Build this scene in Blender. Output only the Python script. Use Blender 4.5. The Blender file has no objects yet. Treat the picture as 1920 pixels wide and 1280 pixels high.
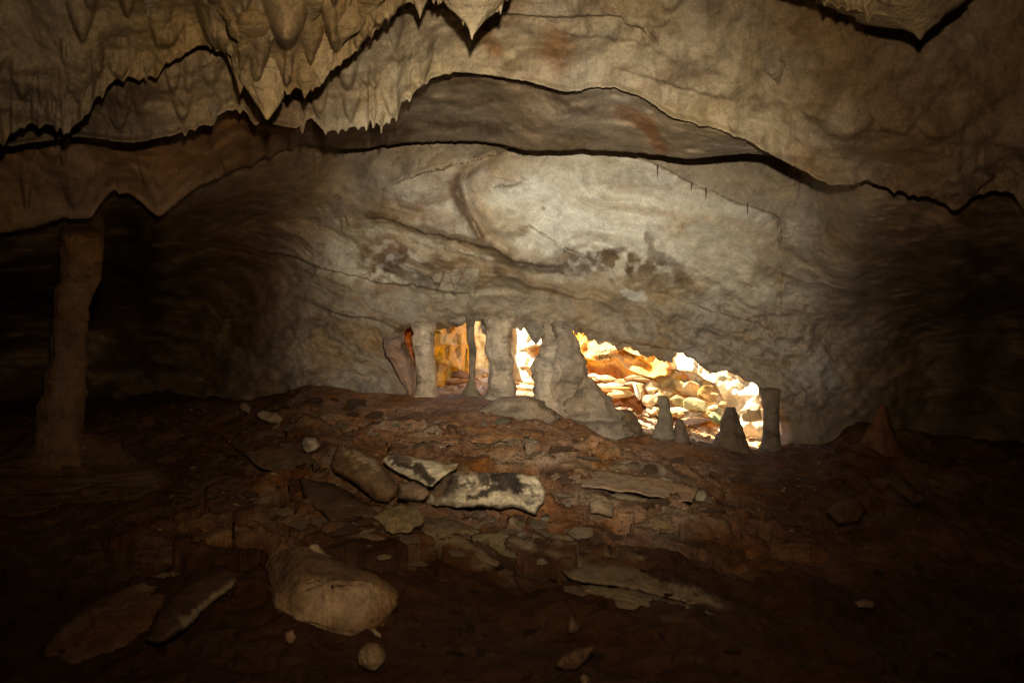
import bpy, bmesh, math, random
import numpy as np
from mathutils import Vector, Matrix
from mathutils.geometry import delaunay_2d_cdt
from mathutils.bvhtree import BVHTree

random.seed(7)
RNG = np.random.default_rng(11)
scene = bpy.context.scene
COL = scene.collection

# ---------------------------------------------------------------- camera
CAMZ = 1.45
F = 1280.0                      # focal length in photograph pixels (24 mm on 36 mm)
cam_d = bpy.data.cameras.new('camera')
cam_d.lens = 24.0
cam_d.sensor_width = 36.0
cam_d.clip_start = 0.05
cam_d.clip_end = 500.0
cam_d.dof.use_dof = True
cam_d.dof.focus_distance = 7.6
cam_d.dof.aperture_fstop = 2.4
cam = bpy.data.objects.new('camera', cam_d)
cam.location = (0, 0, CAMZ)
cam.rotation_euler = (math.radians(90), 0, 0)
COL.objects.link(cam)
scene.camera = cam

# ---------------------------------------------------------------- sky and sun (daylight reaches only the far chamber)
SUN_EL = math.radians(56)
SUN_DIR = Vector((0.57, -0.05, 0)).normalized() * math.cos(SUN_EL)
SUN_DIR.z = -math.sin(SUN_EL)   # travel direction of the light
world = bpy.data.worlds.new('World')
scene.world = world
world.use_nodes = True
wn = world.node_tree
bg = wn.nodes['Background']
sky = wn.nodes.new('ShaderNodeTexSky')
sky.sky_type = 'NISHITA'
sky.sun_disc = False
sky.sun_elevation = SUN_EL
sky.sun_rotation = math.atan2(-SUN_DIR.x, -SUN_DIR.y)
wn.links.new(sky.outputs[0], bg.inputs[0])
bg.inputs[1].default_value = 0.11

sun_d = bpy.data.lights.new('sun', 'SUN')
sun_d.energy = 5.0
sun_d.angle = math.radians(0.5)
sun_d.color = (1.0, 0.86, 0.66)
sun = bpy.data.objects.new('sun', sun_d)
sun.rotation_euler = SUN_DIR.to_track_quat('-Z', 'Y').to_euler()
COL.objects.link(sun)

# the photographer's hand lamp, held just above the lens: a narrow beam and its spill
LAMP = Vector((0.05, 0.0, CAMZ + 0.46))
def beam(name, energy, size, aim, colr):
    l = bpy.data.lights.new(name, 'SPOT')
    l.energy = energy
    l.spot_size = math.radians(size)
    l.spot_blend = 1.0
    l.shadow_soft_size = 0.045
    l.color = colr
    o = bpy.data.objects.new(name, l)
    o.location = LAMP
    u, v, d = aim
    t = Vector((d * (u - 960) / F, d, CAMZ + d * (640 - v) / F))
    o.rotation_euler = (t - LAMP).to_track_quat('-Z', 'Y').to_euler()
    COL.objects.link(o)
    return o
beam('hand_lamp_beam', 405, 52, (1070, 530, 7.5), (1.0, 0.92, 0.76))
beam('hand_lamp_spill', 84, 116, (960, 380, 7.5), (1.0, 0.68, 0.41))

scene.view_settings.view_transform = 'Standard'
scene.view_settings.look = 'None'
scene.view_settings.gamma = 1.0
scene.view_settings.use_curve_mapping = False
scene.view_settings.exposure = 2.25
scene.render.engine = 'CYCLES'
scene.cycles.max_bounces = 6
scene.cycles.diffuse_bounces = 4
scene.cycles.sample_clamp_indirect = 6.0

# ---------------------------------------------------------------- helpers
def P(u, v, d):
    """photograph pixel + distance -> world"""
    return np.stack([d * (u - 960.0) / F, d + 0.0 * u, CAMZ + d * (640.0 - v) / F], -1)

def _hash(ix, iy, iz, seed):
    h = (ix.astype(np.int64) * 374761393 + iy.astype(np.int64) * 668265263 + iz.astype(np.int64) * 2147483647 + seed * 1274126177)
    h = (h ^ (h >> 13)) * 1274126177
    h = h & 0xFFFFFFFF
    h = (h ^ (h >> 16)) & 0xFFFFFFFF
    return (h & 0xFFFFFF).astype(np.float64) / 0xFFFFFF * 2 - 1

def vnoise(p, seed=0):
    i = np.floor(p); f = p - i
    f = f * f * f * (f * (f * 6 - 15) + 10)
    x, y, z = i[..., 0], i[..., 1], i[..., 2]
    fx, fy, fz = f[..., 0], f[..., 1], f[..., 2]
    def c(a, b, d): return _hash(x + a, y + b, z + d, seed)
    x00 = c(0,0,0)*(1-fx) + c(1,0,0)*fx
    x10 = c(0,1,0)*(1-fx) + c(1,1,0)*fx
    x01 = c(0,0,1)*(1-fx) + c(1,0,1)*fx
    x11 = c(0,1,1)*(1-fx) + c(1,1,1)*fx
    y0 = x00*(1-fy) + x10*fy
    y1 = x01*(1-fy) + x11*fy
    return y0*(1-fz) + y1*fz

def fbm(p, scale=1.0, octs=4, seed=0, gain=0.5, ridged=False):
    p = np.asarray(p, float) * scale
    out = np.zeros(p.shape[:-1]); a = 1.0; tot = 0
    for k in range(octs):
        n = vnoise(p, seed + k * 17)
        if ridged: n = 1 - 2 * np.abs(n)
        out += a * n; tot += a
        a *= gain; p = p * 2.03 + 5.3
    return out / tot

def sstep(a, b, x):
    t = np.clip((x - a) / (b - a), 0, 1)
    return t * t * (3 - 2 * t)

def line(pts):
    a = np.array(pts, float)
    return lambda u: np.interp(u, a[:, 0], a[:, 1])

def poly_dist(U, V, pts):
    best = np.full(U.shape, 1e9)
    for (x0, y0), (x1, y1) in zip(pts[:-1], pts[1:]):
        dx, dy = x1 - x0, y1 - y0
        t = np.clip(((U - x0) * dx + (V - y0) * dy) / (dx * dx + dy * dy + 1e-9), 0, 1)
        best = np.minimum(best, np.hypot(U - x0 - t * dx, V - y0 - t * dy))
    return best

def inside(U, V, poly):
    r = np.zeros(U.shape, bool)
    n = len(poly)
    for k in range(n):
        x0, y0 = poly[k]; x1, y1 = poly[(k + 1) % n]
        c = (y0 > V) != (y1 > V)
        with np.errstate(divide='ignore', invalid='ignore'):
            xi = (x1 - x0) * (V - y0) / (y1 - y0 + 1e-12) + x0
        r ^= c & (U < xi)
    return r

def mix(a, b, t):
    t = np.asarray(t)[..., None]
    return a * (1 - t) + np.asarray(b, float) * t

def put(name, verts, faces, mat, col=None, smooth=True, parent=None):
    me = bpy.data.meshes.new(name)
    verts = np.asarray(verts, np.float32).reshape(-1, 3)
    me.from_pydata(verts.tolist(), [], faces if isinstance(faces, list) else faces.tolist())
    if col is not None:
        at = me.color_attributes.new('Col', 'FLOAT_COLOR', 'POINT')
        c = np.ones((len(verts), 4), np.float32)
        c[:, :3] = np.clip(np.asarray(col).reshape(-1, 3), 0.004, 0.85)
        at.data.foreach_set('color', c.ravel())
    if smooth:
        me.polygons.foreach_set('use_smooth', np.ones(len(me.polygons), bool))
    me.materials.append(mat)
    o = bpy.data.objects.new(name, me)
    COL.objects.link(o)
    if parent: o.parent = parent
    return o

def tag(o, label=None, cat=None, group=None, kind=None):
    if label: o['label'] = label
    if cat: o['category'] = cat
    if group: o['group'] = group
    if kind: o['kind'] = kind
    return o

def grid_faces(nr, nc, keep=None, flip=False):
    i = np.arange(nr - 1)[:, None] * nc + np.arange(nc - 1)[None]
    q = np.stack([i, i + 1, i + nc + 1, i + nc], -1)
    if flip: q = q[..., ::-1]
    q = q.reshape(-1, 4)
    if keep is not None: q = q[keep.reshape(-1)]
    return q

# ---------------------------------------------------------------- materials
def rock_material(name, grain=9.0, bump=0.5, rough=0.78, spec=0.25, contrast=0.35, bdist=0.02):
    m = bpy.data.materials.new(name)
    m.use_nodes = True
    nt = m.node_tree; N = nt.nodes; L = nt.links
    b = N['Principled BSDF']
    at = N.new('ShaderNodeAttribute'); at.attribute_name = 'Col'
    tc = N.new('ShaderNodeTexCoord')
    n1 = N.new('ShaderNodeTexNoise'); n1.inputs['Scale'].default_value = grain
    n1.inputs['Detail'].default_value = 9; n1.inputs['Roughness'].default_value = 0.66
    n1.inputs['Distortion'].default_value = 0.4
    L.new(tc.outputs['Object'], n1.inputs['Vector'])
    n2 = N.new('ShaderNodeTexNoise'); n2.inputs['Scale'].default_value = grain * 0.22
    n2.inputs['Detail'].default_value = 4
    L.new(tc.outputs['Object'], n2.inputs['Vector'])
    mr = N.new('ShaderNodeMapRange')
    mr.inputs['From Min'].default_value = 0.3; mr.inputs['From Max'].default_value = 0.7
    mr.inputs['To Min'].default_value = 1 - contrast; mr.inputs['To Max'].default_value = 1 + contrast * 0.7
    L.new(n1.outputs['Fac'], mr.inputs['Value'])
    n4 = N.new('ShaderNodeTexNoise'); n4.inputs['Scale'].default_value = grain * 9
    n4.inputs['Detail'].default_value = 5; n4.inputs['Roughness'].default_value = 0.75
    L.new(tc.outputs['Object'], n4.inputs['Vector'])
    mr4 = N.new('ShaderNodeMapRange')
    mr4.inputs['From Min'].default_value = 0.3; mr4.inputs['From Max'].default_value = 0.7
    mr4.inputs['To Min'].default_value = 0.68; mr4.inputs['To Max'].default_value = 1.28
    L.new(n4.outputs['Fac'], mr4.inputs['Value'])
    mm = N.new('ShaderNodeMath'); mm.operation = 'MULTIPLY'
    L.new(mr.outputs['Result'], mm.inputs[0]); L.new(mr4.outputs['Result'], mm.inputs[1])
    mul = N.new('ShaderNodeVectorMath'); mul.operation = 'SCALE'
    L.new(at.outputs['Color'], mul.inputs[0]); L.new(mm.outputs[0], mul.inputs['Scale'])
    hs = N.new('ShaderNodeHueSaturation')
    mr2 = N.new('ShaderNodeMapRange')
    mr2.inputs['From Min'].default_value = 0.3; mr2.inputs['From Max'].default_value = 0.7
    mr2.inputs['To Min'].default_value = 0.8; mr2.inputs['To Max'].default_value = 1.2
    L.new(n2.outputs['Fac'], mr2.inputs['Value'])
    L.new(mr2.outputs['Result'], hs.inputs['Saturation'])
    L.new(mul.outputs['Vector'], hs.inputs['Color'])
    L.new(hs.outputs['Color'], b.inputs['Base Color'])
    b.inputs['Roughness'].default_value = rough
    b.inputs['Specular IOR Level'].default_value = spec
    n3 = N.new('ShaderNodeTexNoise'); n3.inputs['Scale'].default_value = grain * 2.4
    n3.inputs['Detail'].default_value = 8; n3.inputs['Roughness'].default_value = 0.6
    L.new(tc.outputs['Object'], n3.inputs['Vector'])
    add = N.new('ShaderNodeMath'); add.operation = 'ADD'
    L.new(n1.outputs['Fac'], add.inputs[0]); L.new(n3.outputs['Fac'], add.inputs[1])
    bp = N.new('ShaderNodeBump'); bp.inputs['Strength'].default_value = bump
    bp.inputs['Distance'].default_value = bdist
    L.new(add.outputs[0], bp.inputs['Height'])
    L.new(bp.outputs['Normal'], b.inputs['Normal'])
    return m

M_WALL = rock_material('limestone_wall', 7.0, 0.45, 0.7, 0.3, 0.26, 0.02)
M_CEIL = rock_material('limestone_ceiling', 6.0, 0.5, 0.74, 0.25, 0.30)
M_MUD = rock_material('mud_floor', 8.0, 0.8, 0.8, 0.2, 0.5, 0.035)
M_STONE = rock_material('loose_stone', 11.0, 0.9, 0.8, 0.2, 0.42, 0.025)
M_DRIP = rock_material('dripstone', 9.0, 0.9, 0.66, 0.3, 0.4, 0.03)
M_SUN = rock_material('sunlit_rock', 6.0, 0.6, 0.85, 0.15, 0.32, 0.03)
M_INK = bpy.data.materials.new('graffiti_paint'); M_INK.use_nodes = True
M_INK.node_tree.nodes['Principled BSDF'].inputs['Base Color'].default_value = (0.09, 0.05, 0.02, 1)
M_INK.node_tree.nodes['Principled BSDF'].inputs['Roughness'].default_value = 0.9

# ================================================================ THE SETTING
# ---- far wall above the low opening
def seg_axis(parts):
    out = []
    for a, b, st in parts:
        out.append(np.arange(a, b, st))
    out.append([parts[-1][1]])
    return np.concatenate(out)

us_c = seg_axis([(-1000, -60, 16), (-60, 1980, 2.6), (1980, 2900, 16)])
LIP1 = line([(-1000,300),(-100,285),(0,262),(30,243),(60,232),(110,236),(125,245),(150,228),(165,205),(190,170),(215,150),(240,140),(262,152),(275,140),(295,142),(310,120),(340,105),(372,84),(400,88),(425,105),(440,140),(450,160),(462,155),(478,178),(500,196),(515,185),(528,172),(540,160),(560,166),(570,170),(582,164),(597,165),(610,140),(625,125),(650,110),(672,92),(690,66),(715,45),(735,25),(745,12),(765,5),(775,-4),(787,5),(798,-4),(815,-5),(840,5),(858,18),(872,28),(884,32),(895,30),(905,26),(920,22),(935,18),(945,0),(960,-25),(1100,-60),(1400,-50),(1520,-12),(1560,3),(1600,18),(1660,30),(1690,38),(1725,45),(1738,38),(1760,30),(1790,10),(1810,-10),(1850,-50),(2100,-80),(2900,0)])
D1 = line([(-1000, 4.2), (0, 4.05), (450, 3.95), (900, 3.9), (1300, 4.0), (1725, 4.1), (2900, 4.4)])
LIP2 = line([(-1000,320),(0,275),(150,255),(250,268),(330,252),(380,234),(398,234),(405,218),(430,205),(455,204),(480,228),(520,235),(555,241),(575,228),(585,222),(600,238),(610,248),(640,241),(680,234),(692,220),(715,236),(745,215),(755,190),(775,172),(790,162),(800,150),(830,140),(850,134),(890,137),(980,150),(1060,172),(1100,165),(1150,163),(1200,180),(1230,200),(1260,220),(1300,230),(1340,240),(1400,262),(1430,280),(1452,294),(1480,306),(1520,326),(1560,346),(1600,346),(1625,338),(1650,348),(1700,360),(1740,368),(1770,378),(1795,382),(1820,372),(1840,360),(1870,355),(1900,360),(1925,400),(2000,420),(2900,430)])
D2 = line([(-1000, 4.7), (0, 4.5), (400, 4.65), (700, 4.9), (900, 5.2), (1200, 5.45), (1450, 5.75), (1600, 5.6), (1950, 5.4), (2900, 5.4)])
LIP3 = line([(-1000,560),(0,436),(60,428),(120,408),(150,410),(170,407),(190,380),(215,352),(250,366),(280,392),(295,404),(310,398),(330,380),(370,350),(430,322),(500,292),(560,268),(600,272),(640,280),(700,275),(760,267),(830,265),(900,264),(940,270),(980,280),(1020,283),(1100,279),(1200,286),(1240,291),(1280,297),(1340,293),(1400,288),(1450,290),(1500,300),(1600,320),(1920,350),(2900,400)])
D3 = line([(-1000, 5.6), (0, 5.4), (300, 5.7), (560, 6.55), (700, 7.0), (930, 7.0), (1000, 6.75), (1280, 6.5), (1450, 6.2), (1600, 6.2), (2900, 6.2)])

wu = seg_axis([(-900, 380, 14), (380, 540, 5), (540, 1560, 2.2), (1560, 1760, 5), (1760, 2800, 14)])
wv = seg_axis([(-260, 200, 20), (200, 270, 5), (270, 780, 2.2), (780, 1010, 10)])
cu = np.array([-900, 0, 200, 350, 480, 600, 760, 960, 1200, 1400, 1500, 1600, 1750, 1950, 2800.])
cv = np.array([-260, 200, 300, 400, 500, 600, 700, 800, 1010.])
base_v = np.array([7.9, 7.6, 7.55, 7.75, 8.05, 8.45, 8.6, 8.6, 8.6])
off_u = np.array([0.0, 0.0, 0.0, 0.0, 0.0, 0.05, 0.05, 0.0, -0.05, -0.1, -0.05, 0.05, 0.4, 0.9, 0.6])
fade_v = np.array([0, 0.3, 0.6, 1, 1, 1, 1, 1, 1.0])
CD = base_v[:, None] + off_u[None] * fade_v[:, None]
def smooth_interp2(U, V, cu, cv, C):
    iu = np.clip(np.searchsorted(cu, U) - 1, 0, len(cu) - 2)
    iv = np.clip(np.searchsorted(cv, V) - 1, 0, len(cv) - 2)
    tu = np.clip((U - cu[iu]) / (cu[iu + 1] - cu[iu]), 0, 1); tv = np.clip((V - cv[iv]) / (cv[iv + 1] - cv[iv]), 0, 1)
    tu = tu * tu * (3 - 2 * tu)
    return (C[iv, iu] * (1 - tu) + C[iv, iu + 1] * tu) * (1 - tv) + (C[iv + 1, iu] * (1 - tu) + C[iv + 1, iu + 1] * tu) * tv

OPENING = [(738,652),(745,636),(757,622),(770,614),(790,610),(812,616),(822,619),(835,616),(858,614),(866,611),(870,607),(880,603),(888,602),(893,605),(899,603),(902,626),(907,627),(912,631),(930,625),(950,611),(954,611),(960,616),(966,615),(976,622),(981,622),(983,616),(987,622),(994,635),(1004,641),(1010,633),(1019,630),(1050,615),(1071,614),(1074,616),(1075,626),(1083,633),(1086,625),(1089,630),(1093,625),(1098,630),(1104,640),(1117,640),(1121,648),(1128,647),(1137,643),(1144,646),(1147,651),(1154,650),(1157,658),(1163,658),(1173,653),(1179,650),(1187,659),(1194,660),(1200,666),(1210,667),(1213,673),(1218,670),(1228,667),(1235,676),(1246,680),(1251,678),(1262,682),(1264,668),(1272,662),(1286,664),(1292,672),(1300,672),(1310,678),(1316,688),(1326,695),(1336,700),(1344,703),(1349,698),(1352,696),(1362,695),(1368,700),(1375,701),(1384,705),(1392,708),(1402,716),(1411,717),(1417,719),(1424,728),(1434,737),(1445,736),(1459,738),(1462,744),(1466,752),(1470,768),(1474,780),(1480,792),(1484,802),(1480,822),(1478,900),(775,900),(768,745),(752,718),(742,690)]

SLAB_EDGE = [(1195,295),(1235,312),(1300,345),(1380,378),(1440,398),(1463,412),(1466,440),(1463,480),(1467,520),(1462,560),(1452,590),(1400,600)]
LEDGE_A = [(470,470),(550,482),(620,508),(680,520),(720,532),(760,532),(800,542),(850,550),(900,546)]
LEDGE_B = [(670,402),(720,410),(760,424),(800,436),(880,455),(930,470),(960,490),(1005,500),(1050,502)]
LEDGE_C = [(985,425),(1020,440),(1060,465),(1090,478)]
LEDGE_E = [(715,362),(760,338),(800,322),(850,312),(880,305),(930,290),(970,282)]
LEDGE_F = [(1280,545),(1300,570),(1340,585),(1420,605),(1480,640)]
LEDGE_G = [(1090,645),(1140,655),(1170,640),(1230,650),(1290,655),(1330,640)]

Uw, Vw = np.meshgrid(wu, wv)
Dw = smooth_interp2(Uw, Vw, cu, cv, CD)
Dw = Dw + 2.6 * sstep(700, 250, Uw + 0.35 * (Vw - 420)) * sstep(250, 420, Vw) * sstep(-300, 100, Uw)
lw = sstep(680, 520, Uw); nearL = D3(Uw) + 0.22
Dw = Dw * (1 - lw) + lw * (nearL + (Dw - nearL) * sstep(-30, 240, Vw - LIP3(Uw)))
rw = sstep(1470, 1640, Uw); nearR = D2(Uw) + 0.45
Dw = Dw * (1 - rw) + rw * (nearR + (Dw - nearR) * sstep(-20, 300, Vw - LIP2(Uw)))
pw = P(Uw, Vw, Dw)
# rolling relief, then thin strata dipping to the right
ang = math.radians(16)
Sx = Uw * math.cos(ang) + Vw * math.sin(ang); Sy = -Uw * math.sin(ang) + Vw * math.cos(ang)
warp = fbm(pw, 0.9, 4, 3)
smoothzone = np.exp(-(((Uw - 1200) / 330) ** 2 + ((Vw - 400) / 130) ** 2) ** 2)      # the clean pale slab
strata = np.stack([Sx / 260, Sy / 30 + warp * 2.6, warp * 0 + 3.7], -1)
st1 = fbm(strata, 1.0, 5, 21, 0.55)
st2 = fbm(strata * np.array([1, 2.6, 1]), 1.0, 4, 33, 0.6)
relief = 0.30 * fbm(pw, 0.8, 3, 5) * (1 - 0.5 * smoothzone) + 0.07 * fbm(pw, 2.6, 5, 9) * (1 - 0.75 * smoothzone)
def gz(u, v, ru, rv, a=0.0):
    ca, sa = math.cos(math.radians(a)), math.sin(math.radians(a)); x = Uw - u + 30 * warp; y = Vw - v + 30 * warp
    return np.exp(-((x * ca + y * sa) / ru) ** 2 - ((-x * sa + y * ca) / rv) ** 2)
relief += 0.22 * gz(650, 465, 90, 40, 18) - 0.20 * gz(760, 355, 70, 40, -20) - 0.22 * gz(1010, 470, 90, 26, 18) + 0.18 * gz(1120, 345, 160, 40, 5) - 0.18 * gz(760, 500, 110, 22, 14) + 0.15 * gz(980, 560, 150, 18, 4) - 0.14 * gz(1330, 600, 110, 22, 14)
relief += -0.16 * np.exp(-(poly_dist(Uw + 22 * warp, Vw + 22 * warp, [(935, 296), (880, 322), (868, 350), (880, 390), (915, 445), (975, 492)]) / 16) ** 2)
side = 1 - 0.75 * np.clip(sstep(1470, 1600, Uw) + sstep(560, 420, Uw), 0, 1)
relief += side * (0.09 * st1 + 0.03 * st2) * (1 - 0.85 * smoothzone) * sstep(360, 460, Vw)
relief += 0.016 * fbm(pw, 8.0, 5, 17, 0.6) * (1 - 0.5 * smoothzone) + 0.03 * sstep(0.28, 0.5, fbm(pw, 7.0, 3, 18)) * (1 - 0.7 * smoothzone)
lump = fbm(pw, 9.0, 4, 14)
low = sstep(555, 610, Vw)
relief += low * (0.05 * lump - 0.03 * fbm(pw, 5.0, 3, 6, ridged=True))
Dw += relief
def ledge(line_, h, L, Wd=None):
    """rock above the line stands proud of the rock below it"""
    a = np.array(line_, float)
    vl = np.interp(Uw, a[:, 0], a[:, 1])
    wob = 5 * fbm(pw, 6.0, 4, 51) + 3 * fbm(pw, 20.0, 3, 57)
    dv = vl - Vw + wob
    ends = sstep(a[0, 0], a[0, 0] + 60, Uw) * sstep(a[-1, 0], a[-1, 0] - 60, Uw)
    return -h * sstep(-1.0, 2.0, dv) * np.exp(-np.clip(dv, 0, None) / L) * ends
Dw += ledge(LEDGE_A, 0.20, 50) + ledge(LEDGE_B, 0.17, 40) + ledge(LEDGE_C, 0.07, 40) + ledge(LEDGE_E, 0.20, 70)
Dw += ledge(LEDGE_F, 0.09, 60) + ledge(LEDGE_G, 0.10, 30)
Dw += ledge([(560,560),(640,590),(700,600),(760,618)], 0.12, 30)
# the upper right block is proud of the pale slab
se = np.array(SLAB_EDGE[:6] + [(1463,412)], float)
v_edge = np.interp(Uw, se[:, 0], se[:, 1], left=-1e4, right=1e4)
w2 = 3.5 * fbm(pw, 8.0, 4, 61)
prou = ((Vw < v_edge + w2) & (Uw >= 1195)) | (Uw > 1464 + w2 * 1.6 + 16 * fbm(pw, 2.2, 3, 63))
Dw -= 0.09 * prou * np.exp(-poly_dist(Uw, Vw, SLAB_EDGE[:-2]) / 110) * sstep(640, 560, Vw)
# rounded lip over the opening
vlip = line([(-900, 640), (700, 640), (750, 622), (880, 604), (1070, 616), (1180, 655), (1260, 678), (1350, 702), (1430, 736), (1500, 760), (2800, 800)])(Uw)
Dw -= 0.20 * np.exp(-((Vw - (vlip - 22)) / 34.0) ** 2) * sstep(690, 760, Uw) * sstep(1560, 1470, Uw)
# cracks as grooves
CRACKS = [SLAB_EDGE, LEDGE_C, LEDGE_E, [(1212,440),(1218,460),(1240,490),(1280,510),(1300,540)], [(1300,640),(1340,655),(1380,650)],
          [(1150,640),(1185,652),(1215,655)], [(930,330),(990,345),(1030,330),(1060,318)], [(870,330),(858,360),(872,390),(890,420),(905,445)]]
for k, c in enumerate(CRACKS):
    dd = poly_dist(Uw + 9 * fbm(pw, 5, 5, 71), Vw + 9 * fbm(pw, 5, 5, 72), c)
    cw_ = 1.1 + 1.5 * sstep(-0.3, 0.5, fbm(pw, 4, 3, 73 + k))
    Dw += 0.05 * sstep(-0.35, 0.25, fbm(pw, 3, 3, 76 + k)) * np.exp(-(dd / cw_) ** 2)
pw = P(Uw, Vw, Dw)

# colours of the wall: pale calcite, rust and manganese stains
wx = 26 * fbm(pw, 1.8, 5, 81); wy = 26 * fbm(pw, 1.8, 5, 82)
wx2 = 9 * fbm(pw, 9, 4, 83); wy2 = 9 * fbm(pw, 9, 4, 84)
def blob(u, v, ru, rv, a=0.0, hard=0.35):
    x = Uw + wx + wx2 - u; y = Vw + wy + wy2 - v
    ca, sa = math.cos(math.radians(a)), math.sin(math.radians(a))
    r = np.hypot((x * ca + y * sa) / ru, (-x * sa + y * ca) / rv)
    return sstep(1 + hard, 1 - hard, r)
def stroke(pts, w, hard=0.5):
    dd = poly_dist(Uw + wx * 0.35 + wx2, Vw + wy * 0.35 + wy2, pts) / w
    return sstep(1 + hard, 1 - hard, dd)
C = np.zeros(Uw.shape + (3,)) + np.array([0.33, 0.275, 0.19])
C = mix(C, (0.19, 0.15, 0.10), 0.8 * sstep(-0.1, 0.45, fbm(pw, 1.5, 4, 90)) * (1 - smoothzone))
C = mix(C, (0.60, 0.56, 0.46), blob(1180, 410, 330, 120, 8, 0.5))
C = mix(C, (0.72, 0.71, 0.62), 0.9 * blob(1080, 405, 150, 75, 18, 0.6))
C = mix(C, (0.58, 0.54, 0.44), 0.8 * blob(660, 470, 110, 45, 22, 0.5))
C = mix(C, (0.56, 0.52, 0.42), 0.7 * blob(790, 375, 90, 45, 30, 0.6))
C = mix(C, (0.48, 0.44, 0.34), 0.8 * blob(1370, 520, 100, 60, 0, 0.5))
C = mix(C, (0.34, 0.31, 0.24), 0.8 * blob(1400, 440, 130, 100, 0, 0.6))
# lower streaky band
band = sstep(500, 590, Vw + wy) * (1 - 0.6 * blob(1370, 520, 100, 60))
C = mix(C, (0.25, 0.205, 0.15), 0.85 * band)
C = mix(C, (0.34, 0.315, 0.26), 0.7 * band * sstep(0.05, 0.45, st1))
C = mix(C, (0.17, 0.12, 0.075), 0.6 * sstep(470, 560, Vw) * sstep(0.1, 0.5, -st2))
# sweeping marble bands
mb = fbm(np.stack([Sx / 330 + 0.7 * warp, Sy / 46 + warp * 3.6, warp * 0 + 9.1], -1), 1.0, 6, 131, 0.6)
C = mix(C, (0.22, 0.14, 0.075), 0.75 * side * sstep(0.06, 0.34, mb) * (1 - 0.75 * smoothzone) * sstep(300, 380, Vw))
C = mix(C, (0.50, 0.45, 0.35), 0.7 * side * sstep(0.06, 0.32, -mb) * (1 - band))
C = mix(C, (0.45, 0.36, 0.24), 0.5 * smoothzone * sstep(0.08, 0.35, mb))
# stains
rust = (0.15, 0.07, 0.026); brown = (0.11, 0.07, 0.036)
sn = sstep(-0.3, 0.2, fbm(pw, 7, 5, 95))
C = mix(C, rust, 0.9 * blob(725, 478, 50, 34, 20) * sn)
C = mix(C, rust, 0.6 * blob(722, 520, 30, 45, 0) * sn)
C = mix(C, brown, 0.85 * blob(800, 505, 90, 30, 10) * sn)
C = mix(C, brown, 0.7 * blob(890, 480, 90, 24, 28) * sn)
C = mix(C, rust, 0.8 * stroke([(905, 300), (870, 325), (852, 345), (862, 380), (880, 405), (900, 440)], 11))
C = mix(C, (0.33, 0.22, 0.11), 0.6 * stroke([(905, 350), (885, 370), (900, 420), (930, 460), (960, 490)], 20, 0.7))
C = mix(C, brown, 0.75 * stroke([(670, 402), (760, 424), (880, 455), (960, 490), (1050, 503)], 10))
C = mix(C, rust, 0.5 * stroke([(700, 405), (780, 400), (840, 415)], 14))
C = mix(C, brown, 0.9 * blob(1130, 490, 100, 24, 8) * sn)
C = mix(C, brown, 0.85 * blob(1210, 510, 110, 32, 22) * sn)
C = mix(C, (0.30, 0.23, 0.14), 0.6 * blob(1160, 535, 140, 26, 5))
C = mix(C, (0.52, 0.50, 0.43), 0.9 * blob(1195, 548, 26, 10, 20, 0.2))
C = mix(C, (0.36, 0.25, 0.13), 0.55 * blob(1260, 415, 36, 16, 40) * sn)
C = mix(C, brown, 0.6 * stroke([(1212, 440), (1220, 470), (1260, 500), (1300, 540)], 9))
C = mix(C, brown, 0.6 * blob(960, 437, 30, 14) * sn)
C = mix(C, (0.28, 0.17, 0.07), 0.9 * blob(1025, 394, 4, 4, 0, 0.2))
C = mix(C, (0.25, 0.2, 0.12), 0.7 * stroke([(1465, 410), (1463, 480), (1466, 520), (1460, 570)], 7))
C = mix(C, (0.26, 0.19, 0.10), 0.7 * stroke([(1475, 420), (1490, 470), (1510, 500), (1530, 512)], 16, 0.8) * sn)
C = mix(C, (0.60, 0.56, 0.46), 0.8 * blob(990, 395, 40, 10, -15, 0.4))
for cc in ([(985,425),(1060,465),(1090,478)], SLAB_EDGE, LEDGE_E, [(1040, 285), (1010, 320), (960, 345), (930, 350)]):
    C = mix(C, (0.12, 0.09, 0.06), 0.7 * stroke(cc, 2.0) * sstep(-0.5, 0.2, fbm(pw, 4, 3, 78)))
# darker rock at upper left, right and outside the pale area
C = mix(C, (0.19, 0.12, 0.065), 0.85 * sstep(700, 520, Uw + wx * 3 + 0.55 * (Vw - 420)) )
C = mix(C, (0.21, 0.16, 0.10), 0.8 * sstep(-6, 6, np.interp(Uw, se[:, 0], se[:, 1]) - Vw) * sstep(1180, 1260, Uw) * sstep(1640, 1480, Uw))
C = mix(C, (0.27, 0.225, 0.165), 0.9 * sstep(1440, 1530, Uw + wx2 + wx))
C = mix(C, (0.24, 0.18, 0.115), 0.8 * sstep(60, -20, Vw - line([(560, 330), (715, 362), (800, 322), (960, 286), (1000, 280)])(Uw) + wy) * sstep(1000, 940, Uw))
C = mix(C, (0.10, 0.065, 0.04), 0.75 * sstep(1540, 1820, Uw + wx * 2))  # lamp fall-off on the right side painted into the wall colour
C = mix(C, (0.075, 0.045, 0.026), 0.9 * sstep(520, 250, Uw + wx * 2))  # gloom of the left recess painted into the wall colour
C = mix(C, (0.36, 0.34, 0.30), 0.55 * blob(1520, 690, 70, 40, 30, 0.7))
C = mix(C, (0.12, 0.07, 0.035), 0.8 * stroke([(738, 628), (760, 612), (830, 612), (866, 612)], 6, 0.6))
C = mix(C, (0.16, 0.09, 0.04), 0.7 * stroke([(1090, 620), (1140, 622), (1165, 636), (1200, 655), (1240, 668)], 5, 0.6))
mot = fbm(pw, 3.2, 6, 97, 0.6)
C = mix(C, (0.30, 0.21, 0.115), 0.6 * sstep(0.08, 0.4, mot) * (1 - 0.8 * smoothzone))
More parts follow.
